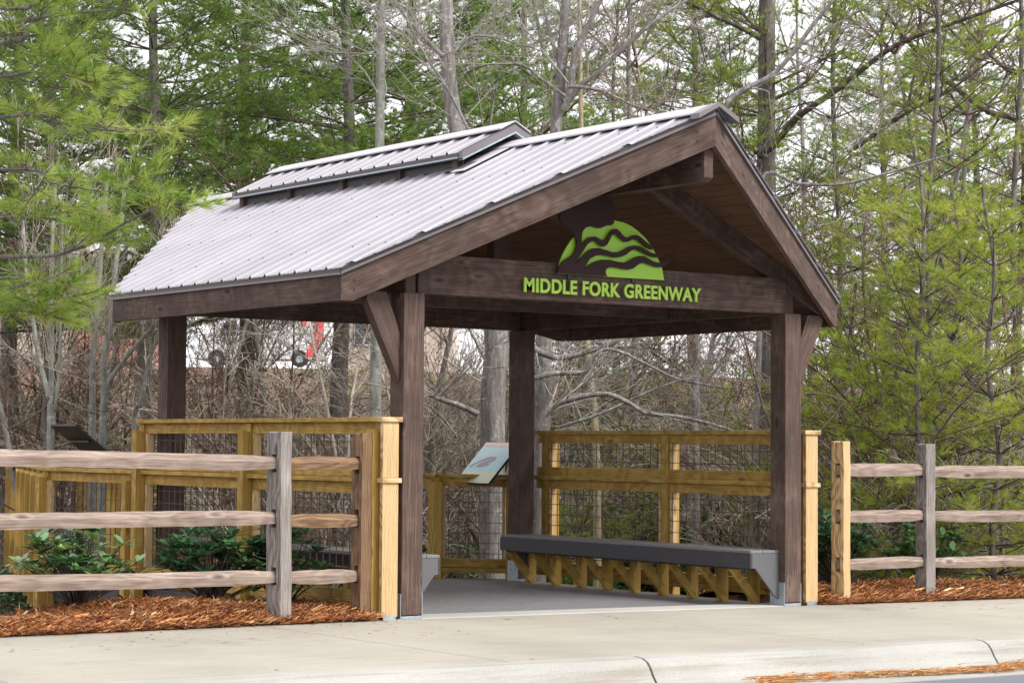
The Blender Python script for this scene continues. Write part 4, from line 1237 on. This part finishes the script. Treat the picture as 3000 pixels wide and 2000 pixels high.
# --- near pine whose boughs hang into the picture at the left
def near_pine():
    rs = np.random.RandomState(5); b = np.array([-4.9, 1.25, 0.0]); tr = Tubes(); lb = Tubes(); tf = []
    path = smooth_path([b, b + [0, .05, 3], b + [.05, 0, 7], b + [0, 0, 11]], 20); tr.add(path - b, np.linspace(.17, .05, len(path)), 12)
    z = lambda zz: np.array([b[0], b[1], zz])
    main = [([(0, 590), (180, 570), (300, 505), (385, 470)], 12.6, 2.5, .018), ([(0, 270), (110, 280), (260, 300), (400, 300)], 12.4, 3.1, .014),
            ([(0, 640), (60, 655), (120, 670), (170, 690)], 13.0, 2.2, .009), ([(-30, 100), (60, 50), (180, 30), (330, 20)], 12.2, 4.0, .018),
            ([(0, 390), (120, 420), (260, 440), (330, 410)], 12.8, 2.9, .012), ([(-20, 180), (80, 150), (160, 175), (215, 190)], 12.5, 3.5, .012),
            ([(0, 500), (100, 500), (200, 520), (250, 560)], 12.9, 2.6, .011), ([(-20, 20), (80, -10), (200, -30), (330, -50)], 12.2, 4.3, .015), ([(0, 700), (20, 705), (60, 715), (95, 720)], 13.1, 2.05, .007)]
    for pts, t, z0, r in main:
        W = [at(x, y, t - .12 * i) for i, (x, y) in enumerate(pts)]
        P = smooth_path([z(z0)] + W, 28) - b; lb.add(P, np.linspace(r * .95, r * .25, len(P)), 6)
        n = len(P); k = int(n * .22); side = 1
        for i in range(k, n):
            for q in range(1):
                d = unit(P[i] - P[i - 1]); h = unit(np.cross(d, [0, 0, 1.])); side = -side
                dd = unit(d * rs.uniform(.5, .9) + h * side * rs.uniform(.3, .8) + np.array([0, 0, rs.uniform(-.35, .55)]))
                
                if rs.uniform() < .62: bough(lb, tf, rs, P[i - 1], dd, rs.uniform(.14, .34) * (1.2 - .5 * i / n), .0045, .8, .02, .45, .3)
        for q in range(5): tf.append((P[-1] + rs.normal(0, .02, 3), unit(P[-1] - P[-2] + rs.normal(0, .35, 3)), .8))
    # the rest of the tree, out of the picture
    for k in range(60):
        zz = rs.uniform(2.5, 10.5); a = rs.uniform(1.9, 3.9); d = unit(np.array([math.cos(a), math.sin(a), .15])); bough(lb, tf, rs, np.array([0, 0, zz]), d, rs.uniform(1.2, 2.4) * (1.15 - zz / 12), .018, .5, .02, .3, .35)
    V, F, T = needles(tf, 24, .12, .0036, 3, .62, .3, .6)
    e = empty('overhanging_pine', b, 'bright green long-needled pine reaching over the left end of the roof from the left edge', 'pine tree')
    put(tr.mesh('trunk', M['pinebark']), 'trunk', e); put(lb.mesh('limbs', M['pinebark']), 'limbs', e); put(arr_mesh('crown', V, F, M['needle_near'], T), 'crown', e)


near_pine()

# --- low bright boughs behind the right fence: young pines
young = make_pine(31, 4.6, .25, 1.7, .045, 'needle_yellow', 20, .006, .13, .75, .36, 5, .1, .5, .12, .35)
for (x, t, rot, sc, lab) in ((2110, 22.6, .4, 1.0, 'young yellow-green pine filling the gap behind the grey fence post'),
                             (2290, 21.8, 2.2, .9, 'young yellow-green pine behind the right end of the fence'),
                             (1960, 23.4, 4.0, .85, 'young yellow-green pine behind the pale new fence post'),
                             (1400, 26.5, 3.3, .42, 'small green pine low behind the wire of the right guard'),
                             (2200, 24.5, 1.0, 1.15, 'taller young pine behind the two young pines by the right fence'),
                             (1270, 27.5, 1.3, .42, 'small green pine between the rear post and the sign'),
                             (1460, 27.0, 5.0, .62, 'bushy small pine showing green through the wire of the right guard near its middle post'), (1330, 26.2, 2.0, .55, 'small pine showing green just right of the rear post'), (1640, 29, 2.9, .8, 'young pine deeper in the wood behind the right end of the guard'),
                             (330, 26, 5.2, .6, 'small green pine in the thicket at the left'), (650, 29, .3, .5, 'small green pine on the bank left of the shelter')):
    place_tree(young, PN, 'young_pine', base_at(x, t), rot, sc, lab, 'pine tree', 'young pines near the deck')

# --- grey hardwood trees, traced limb by limb in depth
def hardwood(name, label, mat, trunk, limbs, twmat='greytwig', seed=1, twig=1.0, cat='bare tree', group='bare hardwood trees', fine=.0024):
    rs = np.random.RandomState(seed); t0 = trunk[0][2]; x0 = trunk[0][0]; b = base_at(x0, t0); o = np.array(b); tr = Tubes(); tw = Tubes()
    pts = [o] + [at(x, y, t) for x, y, t, r in trunk[0:]]; pts[1][0:2] = pts[1][0:2]
    rr = [trunk[0][3] * 1.12] + [q[3] for q in trunk]
    P = smooth_path(pts, 6 * len(pts)); R = np.interp(np.linspace(0, 1, len(P)), np.linspace(0, 1, len(rr)), rr)
    tr.add(P - o, R, 14 if rr[0] > .06 else 8)
    for pts, r, kids in limbs:
        Q = smooth_path([at(x, y, t) for x, y, t in pts], 5 * len(pts)) - o; Rl = np.linspace(r, r * .4, len(Q)); tr.add(Q, Rl, 8 if r > .02 else 5)
        for k in range(int(kids * twig)):
            i = rs.randint(2, len(Q)); d = unit(Q[i - 1] - Q[i - 2]); dd = unit(d + rs.normal(0, .55, 3) + np.array([0, 0, .2]))
            grow(tw, rs, Q[i - 1], dd, rs.uniform(.5, 1.5), max(.0045, Rl[i - 1] * .28), 2, .05, .17, 4, .5, .8, None, None, fine)
    e = empty(name, b, label, cat, group)
    put(tr.mesh('trunk', M[mat]), 'trunk', e)
    if tw.V: put(tw.mesh('branches', M[twmat]), 'branches', e)
    return e


def r4(pts, t):   # survey points inside the opening
    return [((1240 + x / 1.3307) / K, (950 + y / 1.3307) / K, t) for x, y in pts]


def r7(pts, t): return [((2000 + x / 1.28) / K, (y / 1.28) / K, t) for x, y in pts]


def r8(pts, t): return [((1000 + x / 2.352) / K, (y / 2.352) / K, t) for x, y in pts]


hardwood('bare_tree', 'thick grey trunk behind the blue sign, leaning left above the cupola', 'greybark',
         [(1134, 1330, 23.6, .150), (1131, 1100, 23.6, .140), (1133, 900, 23.6, .137), (1139, 760, 23.6, .133), (1100, 500, 23.7, .11), (1048, 290, 23.8, .088), (1030, 160, 23.8, .082), (1024, 0, 23.9, .078), (1022, -250, 24, .06)],
         [(r8([(700, 390), (640, 330), (560, 250), (470, 150), (400, 60), (330, -30)], 23.7), .030, 14), (r8([(780, 360), (850, 290), (930, 250), (1080, 262), (1230, 310), (1330, 330)], 23.5), .02, 12),
          (r4([(215, 350), (140, 315), (60, 290), (0, 265), (-80, 240)], 23.4), .035, 8), (r4([(60, 280), (100, 240), (135, 200), (170, 160)], 23.3), .02, 6),
          (r8([(870, 890), (800, 740), (700, 560), (600, 420), (520, 280), (440, 110), (360, -20)], 22.9), .018, 16)], seed=41)
hardwood('bare_tree', 'grey trunk right of the rear post whose long crooked limbs cross the opening', 'greybark',
         [(1243, 1050, 24.2, .10), (1246, 900, 24.2, .095), (1250, 760, 24.2, .09), (1262, 500, 24.2, .08), (1278, 280, 24.3, .065), (1290, 150, 24.3, .06), (1300, 0, 24.3, .055), (1305, -200, 24.4, .04)],
         [(r4([(430, 95), (480, 118), (540, 130), (650, 105), (760, 62), (900, 20)], 23.9), .042, 8), (r4([(435, 208), (520, 190), (630, 185), (660, 130), (710, 98), (780, 112), (900, 170), (1000, 215), (1180, 250)], 23.6), .030, 12),
          (r4([(470, 355), (510, 318), (560, 295), (700, 270), (790, 300), (870, 345), (1000, 360), (1130, 390), (1250, 430)], 23.3), .036, 10), (r4([(530, 400), (700, 345), (850, 275), (980, 225), (1100, 200)], 23.5), .02, 10),
          (r4([(445, 400), (465, 330), (500, 250), (490, 200)], 23.9), .016, 3),
          (r8([(1570, 700), (1590, 500), (1620, 350), (1700, 180), (1760, 60), (1800, -30)], 24.2), .05, 14), (r8([(1520, 760), (1640, 600), (1780, 490), (1900, 370), (2080, 210), (2230, 100), (2352, 20), (2500, -40)], 23.9), .035, 16),
          (r8([(1540, 640), (1500, 450), (1440, 250), (1400, 60), (1390, -40)], 24.3), .025, 14), (r8([(1560, 600), (1650, 600), (1800, 630), (2000, 720), (2150, 770)], 23.8), .022, 12), (r8([(1540, 660), (1400, 560), (1250, 450), (1100, 440), (940, 460), (820, 520)], 23.8), .02, 14)], seed=42)
hardwood('bare_tree', 'slim straight grey trunk rising behind the middle of the cupola', 'palebark',
         [(862, 900, 25, .07), (868, 600, 25, .062), (872, 330, 25, .055), (874, 150, 25, .052), (876, 0, 25, .048), (878, -250, 25, .035)],
         [(r8([(250, 640), (150, 480), (60, 400), (-30, 320), (-120, 300)], 24.9), .012, 10), (r8([(250, 375), (100, 370), (-30, 365), (-200, 350)], 24.9), .012, 10), (r8([(290, 150), (420, 90), (560, 30), (640, -20)], 24.9), .015, 8),
          (r8([(280, 700), (310, 620), (300, 500), (400, 380), (480, 330)], 24.8), .014, 8), (r8([(260, 90), (180, 40), (90, 0), (0, -40)], 24.9), .012, 8)], seed=43)
hardwood('bare_tree', 'thin yellowish trunk standing behind the right guard', 'yellowbark',
         [(1372, 1240, 24.8, .050), (1368, 1000, 24.8, .046), (1352, 830, 24.8, .042), (1345, 700, 24.8, .038), (1335, 300, 24.9, .03), (1330, -50, 25, .02)],
         [(r4([(530, 130), (560, 230), (600, 330), (640, 420), (700, 560)], 24.6), .018, 8)], seed=44)
hardwood('bare_tree', 'pale limb sweeping up to the right from behind the gable peak', 'greybark',
         [(1600, 700, 25.4, .05), (1620, 500, 25.2, .045), ((2000 + 150 / 1.28) / K, 415 / 1.28 / K, 25, .036), ((2000 + 350 / 1.28) / K, 270 / 1.28 / K, 25, .03), ((2000 + 500 / 1.28) / K, 80 / 1.28 / K, 25, .025), ((2000 + 600 / 1.28) / K, -40 / 1.28 / K, 25, .02)],
         [(r7([(260, 330), (320, 345), (330, 380), (400, 420), (450, 450)], 24.8), .012, 5), (r7([(330, 290), (450, 240), (560, 180), (640, 120)], 24.8), .012, 8), (r7([(430, 180), (560, 100), (700, 20), (800, -20)], 24.9), .012, 8)], seed=45)
hardwood('bare_tree', 'slender tree whose grey branch runs level to the right of the gable', 'greybark',
         [(1730, 1200, 23.4, .04), (1740, 900, 23.4, .036), (1748, 640, 23.4, .03), ((2000 + 300 / 1.28) / K, 670 / 1.28 / K, 23.4, .022), ((2000 + 440 / 1.28) / K, 690 / 1.28 / K, 23.2, .02), ((2000 + 600 / 1.28) / K, 690 / 1.28 / K, 23.1, .017), ((2000 + 750 / 1.28) / K, 655 / 1.28 / K, 23, .014), ((2000 + 900 / 1.28) / K, 610 / 1.28 / K, 22.9, .011), ((2000 + 1040 / 1.28) / K, 570 / 1.28 / K, 22.8, .008)],
         [(r7([(440, 695), (450, 760), (480, 830), (500, 900)], 23.2), .008, 2), (r7([(680, 670), (680, 600), (660, 540), (700, 480)], 23), .008, 5), (r7([(575, 690), (570, 620), (600, 560), (650, 520)], 23.1), .008, 4)], seed=46)
hardwood('bare_tree', 'dark leaning tree crossing the sky in the upper right', 'darkbark',
         [(2330, 900, 28, .06), (2352, 500, 28, .05), ((2000 + 1270 / 1.28) / K, 480 / 1.28 / K, 28, .045), ((2000 + 1150 / 1.28) / K, 420 / 1.28 / K, 28, .04), ((2000 + 1000 / 1.28) / K, 310 / 1.28 / K, 28, .035), ((2000 + 850 / 1.28) / K, 160 / 1.28 / K, 28, .03), ((2000 + 720 / 1.28) / K, -10 / 1.28 / K, 28, .02)],
         [(r7([(1280, 290), (1200, 250), (1120, 170), (1060, 100), (1010, 20)], 27.8), .028, 14), (r7([(900, 210), (950, 120), (980, 20), (990, -60)], 28), .014, 12), (r7([(1000, 600), (990, 500), (960, 380), (970, 200), (960, 20)], 28.2), .016, 14), (r7([(1060, 880), (1140, 790), (1200, 690), (1280, 600)], 27), .02, 10), (r7([(1280, 760), (1180, 720), (1100, 680)], 27), .018, 8)], 'redtwig', seed=47)
# saplings left of the shelter, one clump of pale stems
def r2(pts, t): return [((x / 1.792) / K, (700 + y / 1.792) / K, t) for x, y in pts]


for (pts, r, lab, sd) in (([(268, 1000), (250, 820), (200, 600), (175, 430), (140, 200), (120, -100)], .030, 'pale grey sapling leaning left at the far left of the thicket', 51),
                          ([(262, 1000), (266, 896), (270, 700), (268, 500), (270, 170), (290, -300)], .034, 'upright pale grey sapling left of the dark sign back', 52),
                          ([(484, 1020), (485, 896), (490, 600), (515, 350), (530, 90), (560, -300)], .040, 'pale grey sapling rising behind the tilted dark panel', 53),
                          ([(540, 1020), (545, 896), (545, 650), (575, 450), (610, 120), (660, -300)], .042, 'pale grey sapling nearest the left corner of the roof', 54),
                          ([(545, 1020), (550, 800), (640, 650), (740, 530), (830, 430), (1000, 250)], .030, 'pale sapling bent to the right under the left eave', 55),
                          ([(700, 1050), (740, 860), (780, 650), (830, 500), (880, 300)], .028, 'pale thin sapling just left of the rear left post', 56),
                          ([(280, 1020), (290, 890), (310, 700), (315, 500), (320, 200), (330, -200)], .022, 'thin brownish sapling between two pale saplings at the left', 57)):
    q = r2(pts, 22.6 + (sd % 3) * .4)
    hardwood('sapling', lab, 'palebark', [(x, y, t, r * (1 - .09 * i)) for i, (x, y, t) in enumerate(q)], [(q[1:], r * .6, 16)], 'tantwig', sd, 1.0, 'sapling', 'pale saplings left of the shelter')

# --- thicket of bare shrubs: six builds, many copies
def make_shrub(seed, H, mat, stems=7, kids=6, arch=.12, fine=.0034):
    rs = np.random.RandomState(seed); a = Tubes()
    for k in range(stems):
        ang = rs.uniform(0, 6.28); d = unit(np.array([math.cos(ang) * .45, math.sin(ang) * .45, 1])); p = np.array([math.cos(ang) * .15, math.sin(ang) * .15, 0])
        grow(a, rs, p, d, H * rs.uniform(.7, 1.1), rs.uniform(.012, .026), 3, .02, .17, kids, .46, .9, None, None, fine, arch)
    return a.mesh('branches', M[mat])


shrubs = [make_shrub(61, 4.6, 'tantwig', 6, 5), make_shrub(62, 3.6, 'redtwig', 7, 5, .2), make_shrub(63, 5.6, 'tantwig', 5, 5, .08), make_shrub(64, 3.0, 'tantwig', 8, 5, .3), make_shrub(65, 4.8, 'redtwig', 6, 5, .12), make_shrub(66, 2.6, 'redtwig', 9, 5, .35)]


def on_deck(x, y):
    if -1.6 < x < 5.9 and y < 6.2: return True
    if y > 4.5 and -1.6 < x < 5.6 and y < dmax(min(max(x, -.05), 4.1)) + 1.7: return True
    k = (y - 6) / 9.2
    if 0 < k < 1.15 and -1.5 < x - 3.6 * k < 3.2: return True
    return False


rs = random.Random(19); cnt = 0; tries = 0
while cnt < 96 and tries < 2000:
    tries += 1
    t = 22.5 + rs.random() ** 1.3 * 17; u = rs.uniform(-.27, .27) * t
    if -.04 < u / t < .125 and t < 26.5: continue
    if -.155 < u / t < -.08 and rs.random() < .1: continue
    p = CAM + MR[2] * t + MR[0] * u; x, y = p[0], p[1]
    if y < 1.9 or on_deck(x, y): continue
    k = rs.randrange(6)
    red = k in (1, 4, 5)
    o = put(shrubs[k], 'bare_shrub', None, (x, y, ground(x, y) - .1)); o.rotation_euler = (0, 0, rs.uniform(0, 6.28)); s = rs.uniform(.8, 1.25) * (1 + .012 * (t - 22)); o.scale = (s, s, s)
    tag(o, ('leafless shrub with thin reddish-brown twigs' if red else 'leafless shrub with thin tan twigs') + ' in the tangle behind the shelter', 'shrub', 'leafless reddish shrubs in the thicket' if red else 'leafless tan shrubs in the thicket'); cnt += 1
# tall background hardwoods, fine crowns against the sky
talls = []
for sd, H in ((71, 9), (72, 11)):
    rsn = np.random.RandomState(sd); a = Tubes(); tw = Tubes(); pts = [np.array([0, 0, 0.])]
    d = np.array([0, 0, 1.])
    for i in range(12): d = unit(d + rsn.normal(0, .06, 3) + [0, 0, .1]); pts.append(pts[-1] + d * H / 12)
    a.add(pts, np.linspace(.085, .015, 13), 8)
    for k in range(16):
        i = rsn.randint(3, 12); an = rsn.uniform(0, 6.28); dd = unit(np.array([math.cos(an), math.sin(an), rsn.uniform(.3, 1.0)]))
        grow(tw, rsn, pts[i], dd, rsn.uniform(1.4, 3.0), .022, 3, .06, .14, 5, .48, .75, None, None, .003)
    talls.append((a.mesh('trunk', M['greybark']), tw.mesh('branches', M['redtwig' if sd == 71 else 'tantwig'])))
for i, (x, t, k, sc) in enumerate(((1120, 36, 0, 1.0), (1480, 32, 1, 1.0), (1640, 38, 0, 1.1), (1850, 33, 1, .95), (2010, 30, 0, 1.0), (2180, 34, 1, 1.0), (2300, 31, 0, 1.05), (600, 33, 1, .8), (420, 27, 0, .7), (240, 30, 1, .75), (90, 27, 0, .7), (1330, 45, 1, 1.2), (1560, 28, 0, .8), (980, 30, 1, .75))):
    place_tree(talls[k], ('trunk', 'branches'), 'bare_tree', base_at(x, t), i * 1.7, sc, 'slender leafless tree with fine branches in the wood behind the shelter', 'bare tree', 'slender leafless trees in the wood')

# --- rhododendrons
def make_rhodo(seed, W, H, n, size=.095, tint0=.5):
    rs = np.random.RandomState(seed); st = Tubes(); V = []; F = []; T = []
    heads = []
    for k in range(n):
        a = rs.uniform(0, 6.28); rr = math.sqrt(rs.uniform(0, 1)) * W / 2; z = H * (.35 + .65 * rs.uniform(0, 1)) * (1 - .35 * (rr / (W / 2)) ** 2)
        tip = np.array([math.cos(a) * rr, math.sin(a) * rr, z]); q = np.array([math.cos(a) * rr * .35, math.sin(a) * rr * .35, z * .45])
        st.add(smooth_path([np.array([rs.normal(0, .03), rs.normal(0, .03), -.08]), q, tip], 6), np.linspace(.009, .003, 7)[:len(smooth_path([q, q, tip], 6))] if False else np.linspace(.009, .003, len(smooth_path([np.zeros(3), q, tip], 6))), 4)
        heads.append((tip, unit(tip - q)))
    nv = 0
    for tip, ax in heads:
        m = rs.randint(7, 12); tb = rs.uniform(-.2, .25)
        for j in range(m):
            an = 6.283 * j / m + rs.uniform(-.3, .3); el = rs.uniform(-.35, .55); d = unit(np.array([math.cos(an) * math.cos(el), math.sin(an) * math.cos(el), math.sin(el)]) + ax * .35)
            L = size * rs.uniform(.7, 1.25); w = L * .19; s = unit(np.cross(d, [0, 0, 1.])); nn = np.cross(s, d); droop = -nn * L * .18
            pr = [(0, .15), (.3, .8), (.6, 1.0), (.85, .6), (1.0, .02)]
            for u, ww in pr:
                c = tip + d * L * u + nn * (-L * .10 * u * u)
                V += [c - s * w * ww + nn * w * .22 * ww, c, c + s * w * ww + nn * w * .22 * ww]; T += [tint0 + tb] * 3
            for r_ in range(4):
                o_ = nv + r_ * 3; F += [(o_, o_ + 1, o_ + 4, o_ + 3), (o_ + 1, o_ + 2, o_ + 5, o_ + 4)]
            nv += 15
    return st.mesh('stems', M['darkbark']), arr_mesh('leaves', V, F, M['rhodo'], np.clip(np.array(T) + rs.normal(0, .05, len(T)), 0, 1), True)


for (x, y, W, H, n, sd, tt, lab) in ((-2.02, 1.20, .85, .56, 46, 81, .72, 'glossy green rhododendron under the left end of the fence'),
                                 (-.95, 1.15, .66, .58, 44, 82, .38, 'dark rhododendron between the two left fence posts and the guard'),
                                 (-.50, .85, .52, .60, 32, 83, .48, 'rhododendron with upright shoots directly behind the grey fence post'),
                                 (5.62, 1.15, .75, .66, 46, 84, .25, 'dark rhododendron behind the pale new fence post'),
                                 (7.15, 1.4, .80, .55, 34, 85, .62, 'green rhododendron behind the lower rail right of the grey post')):
    e = empty('rhododendron', (x, y, bed_z(x, y) - .01), lab, 'shrub', 'rhododendrons behind the fences')
    for me, nm in zip(make_rhodo(sd, W * 1.15, H * 1.12, int(n * 1.7), .13, tt), ('stems', 'leaves')): put(me, nm, e)
wild = make_rhodo(90, 2.0, 1.5, 190, .14, .5)
for i, (x, t, sc) in enumerate(((1350, 27, 1.1), (1450, 28, 1.3), (1260, 28.5, 1.2), (1020, 27, 1), (60, 25, 1.1), (160, 28, 1.2), (1620, 27, 1.2), (1540, 29, 1.4), (1700, 28.5, 1.3), (560, 28, .7), (2000, 24, .8), (1400, 31, 1.5), (1300, 25.5, .8), (1480, 25.6, .8))):
    e = empty('rhododendron', base_at(x, t), 'dark-leaved wild rhododendron low in the wood behind the deck', 'shrub', 'wild rhododendrons behind the deck'); e.scale = (sc,) * 3; e.rotation_euler = (0, 0, i * 1.3)
    for me, nm in zip(wild, ('stems', 'leaves')): put(me, nm, e)

# ------------------------------------------------------------------ white van on the far parking lot
def van():
    t = 108.0; a = at(452, 836, t); b = at(745, 843, t); a = Vector(a); b = Vector(b); z = (a.z + b.z) / 2; a.z = b.z = z
    u = (b - a).normalized(); L = (b - a).length; n = Vector((u.y, -u.x, 0))       # n faces the camera
    if n.dot(Vector((MR[2][0], MR[2][1], 0))) > 0: n = -n
    c = (a + b) / 2; v = empty('parked_van', (c.x, c.y, z), 'white van with red graphics parked beyond the bank behind the shelter', 'van')
    P = lambda s, h, d=0: a + u * s + Vector((0, 0, h)) - n * d
    H = 2.9; prof = [(0, .30), (L, .30), (L, H), (1.5, H), (1.15, H - .15), (.55, 1.6), (.08, 1.25)]
    mb = MB(); mb.prism([P(s, h) for s, h in prof], -n * 2.0); mb.build('body', M['van'], v, .06)
    for s in (.98, L - 1.25):
        mb = MB(); mb.cyl(P(s, .33, -.025), P(s, .33, .25), .33, 20); w = mb.build('wheel', M['tyre'], v)
        mb = MB(); mb.cyl(P(s, .33, -.035), P(s, .33, .0), .19, 16); mb.build('rim', M['galv'], w)
        mb = MB(); mb.cyl(P(s, .36, -.012), P(s, .36, .1), .43, 24); mb.build('wheel_arch', M['black'], v)
    mb = MB(); mb.prism([P(1.1, 1.55, -.012), P(1.95, 1.55, -.012), P(1.95, 2.25, -.012), P(1.45, 2.25, -.012)], n * .006); mb.build('window', M['glass'], v)
    mb = MB()
    mb.prism([P(L - 1.0, .46, -.012), P(L - .35, .46, -.012), P(L - .25, 1.3, -.012), P(L - .55, 1.5, -.012)], n * .008)
    mb.prism([P(L - .55, 1.55, -.012), P(L - .05, 1.2, -.012), P(L - .02, 2.7, -.012), P(L - .5, 2.75, -.012)], n * .008)
    mb.prism([P(L - 1.15, 1.95, -.012), P(L - .95, 2.0, -.012), P(L - .8, 2.55, -.012), P(L - 1.1, 2.6, -.012)], n * .008)
    mb.build('graphic', M['red'], v)
    mb = MB(); mb.box(-.01, .01, -.01, .01, 0, .01)
    cu = bpy.data.curves.new('van_lettering', 'FONT'); cu.body = 'aruntu'; cu.size = .75; cu.extrude = .006
    o = bpy.data.objects.new('t', cu); C.objects.link(o); dg = bpy.context.evaluated_depsgraph_get(); dg.update()
    me = bpy.data.meshes.new_from_object(o.evaluated_get(dg)); bpy.data.objects.remove(o)
    for q in me.vertices:
        w_ = P(L - 3.4 + q.co.x, 2.1 + q.co.y, -.03 - q.co.z); q.co = w_ - Vector((c.x, c.y, z))
    me.materials.clear(); me.materials.append(M['black']); o = bpy.data.objects.new('lettering', me); C.objects.link(o); o.parent = v
    return z


vz = van()


def house(x0, x1, yb, t, H, label, mat, name='far_building'):
    a = Vector(at(x0, yb, t)); b = Vector(at(x1, yb, t)); z = min(a.z, b.z); a.z = b.z = z; u = (b - a).normalized(); L = (b - a).length
    n = Vector((u.y, -u.x, 0)); n = -n if n.dot(Vector((MR[2][0], MR[2][1], 0))) > 0 else n
    P = lambda s, h, d=0: a + u * s + Vector((0, 0, h)) - n * d
    c = (a + b) / 2; v = empty(name, (c.x, c.y, z), label, 'building')
    mb = MB(); mb.prism([P(0, -1), P(L, -1), P(L, H), P(0, H)], -n * 8); mb.build('wall', M[mat], v)
    mb = MB(); mb.prism([P(-.5, H + .01, -.6), P(L + .5, H + .01, -.6), P(L + .5, H + .25, -.6), P(-.5, H + .25, -.6)], -n * .4)
    mb.prism([P(-.5, H + .25, -.6), P(-.5, H + .25, 8.6), P(-.5, H + 2.4, 4)], u * (L + 1)); mb.build('roof', M['roofgrey'], v)
    s = 1.0
    while s < L - 1.5:
        mb = MB(); mb.prism([P(s, 1.0, -.03), P(s + 1.1, 1.0, -.03), P(s + 1.1, 2.3, -.03), P(s, 2.3, -.03)], n * .05); w = mb.build('window_frame', M['van'], v)
        mb = MB(); mb.prism([P(s + .08, 1.08, -.09), P(s + 1.02, 1.08, -.09), P(s + 1.02, 2.22, -.09), P(s + .08, 2.22, -.09)], n * .01); mb.build('pane', M['glass'], w); s += 2.6


house(-120, 95, 800, 112, 3.6, 'tan building glimpsed through the trees at the far left', 'wall')
house(140, 330, 790, 120, 3.2, 'brick building glimpsed between the saplings on the left', 'wallred')
house(770, 1040, 835, 118, 3.4, 'tan building glimpsed behind the front left post', 'wall')

# ------------------------------------------------------------------ light
SUNAZ, SUNEL = rad(157), rad(48)
w = bpy.data.worlds.new('World'); bpy.context.scene.world = w; w.use_nodes = True; nt = w.node_tree
bg = nt.nodes['Background']; sky = nt.nodes.new('ShaderNodeTexSky'); sky.sky_type = 'NISHITA'; sky.sun_disc = False
sky.sun_elevation = SUNEL; sky.sun_rotation = SUNAZ; sky.air_density = 1.0; sky.dust_density = 3.0; sky.ozone_density = 1.0
mx = nt.nodes.new('ShaderNodeMix'); mx.data_type = 'RGBA'; mx.inputs[0].default_value = .82; mx.inputs[7].default_value = (14.0, 13.7, 14.2, 1)   # cloud cover
nt.links.new(sky.outputs[0], mx.inputs[6]); nt.links.new(mx.outputs[2], bg.inputs[0]); bg.inputs[1].default_value = .078
sd = bpy.data.lights.new('sun', 'SUN'); sd.energy = 2.9; sd.angle = rad(22); sd.color = (1, .96, .9)
so = bpy.data.objects.new('sun', sd); C.objects.link(so)
dirv = Vector((math.sin(SUNAZ) * math.cos(SUNEL), math.cos(SUNAZ) * math.cos(SUNEL), math.sin(SUNEL)))
so.rotation_euler = dirv.to_track_quat('Z', 'Y').to_euler(); so.location = dirv * 40
sc = bpy.context.scene; sc.view_settings.view_transform = 'Standard'; sc.view_settings.look = 'None'; sc.view_settings.gamma = 1; sc.view_settings.exposure = 0.72
sc.cycles.max_bounces = 6; sc.cycles.diffuse_bounces = 3; sc.cycles.transmission_bounces = 3; sc.cycles.transparent_max_bounces = 4
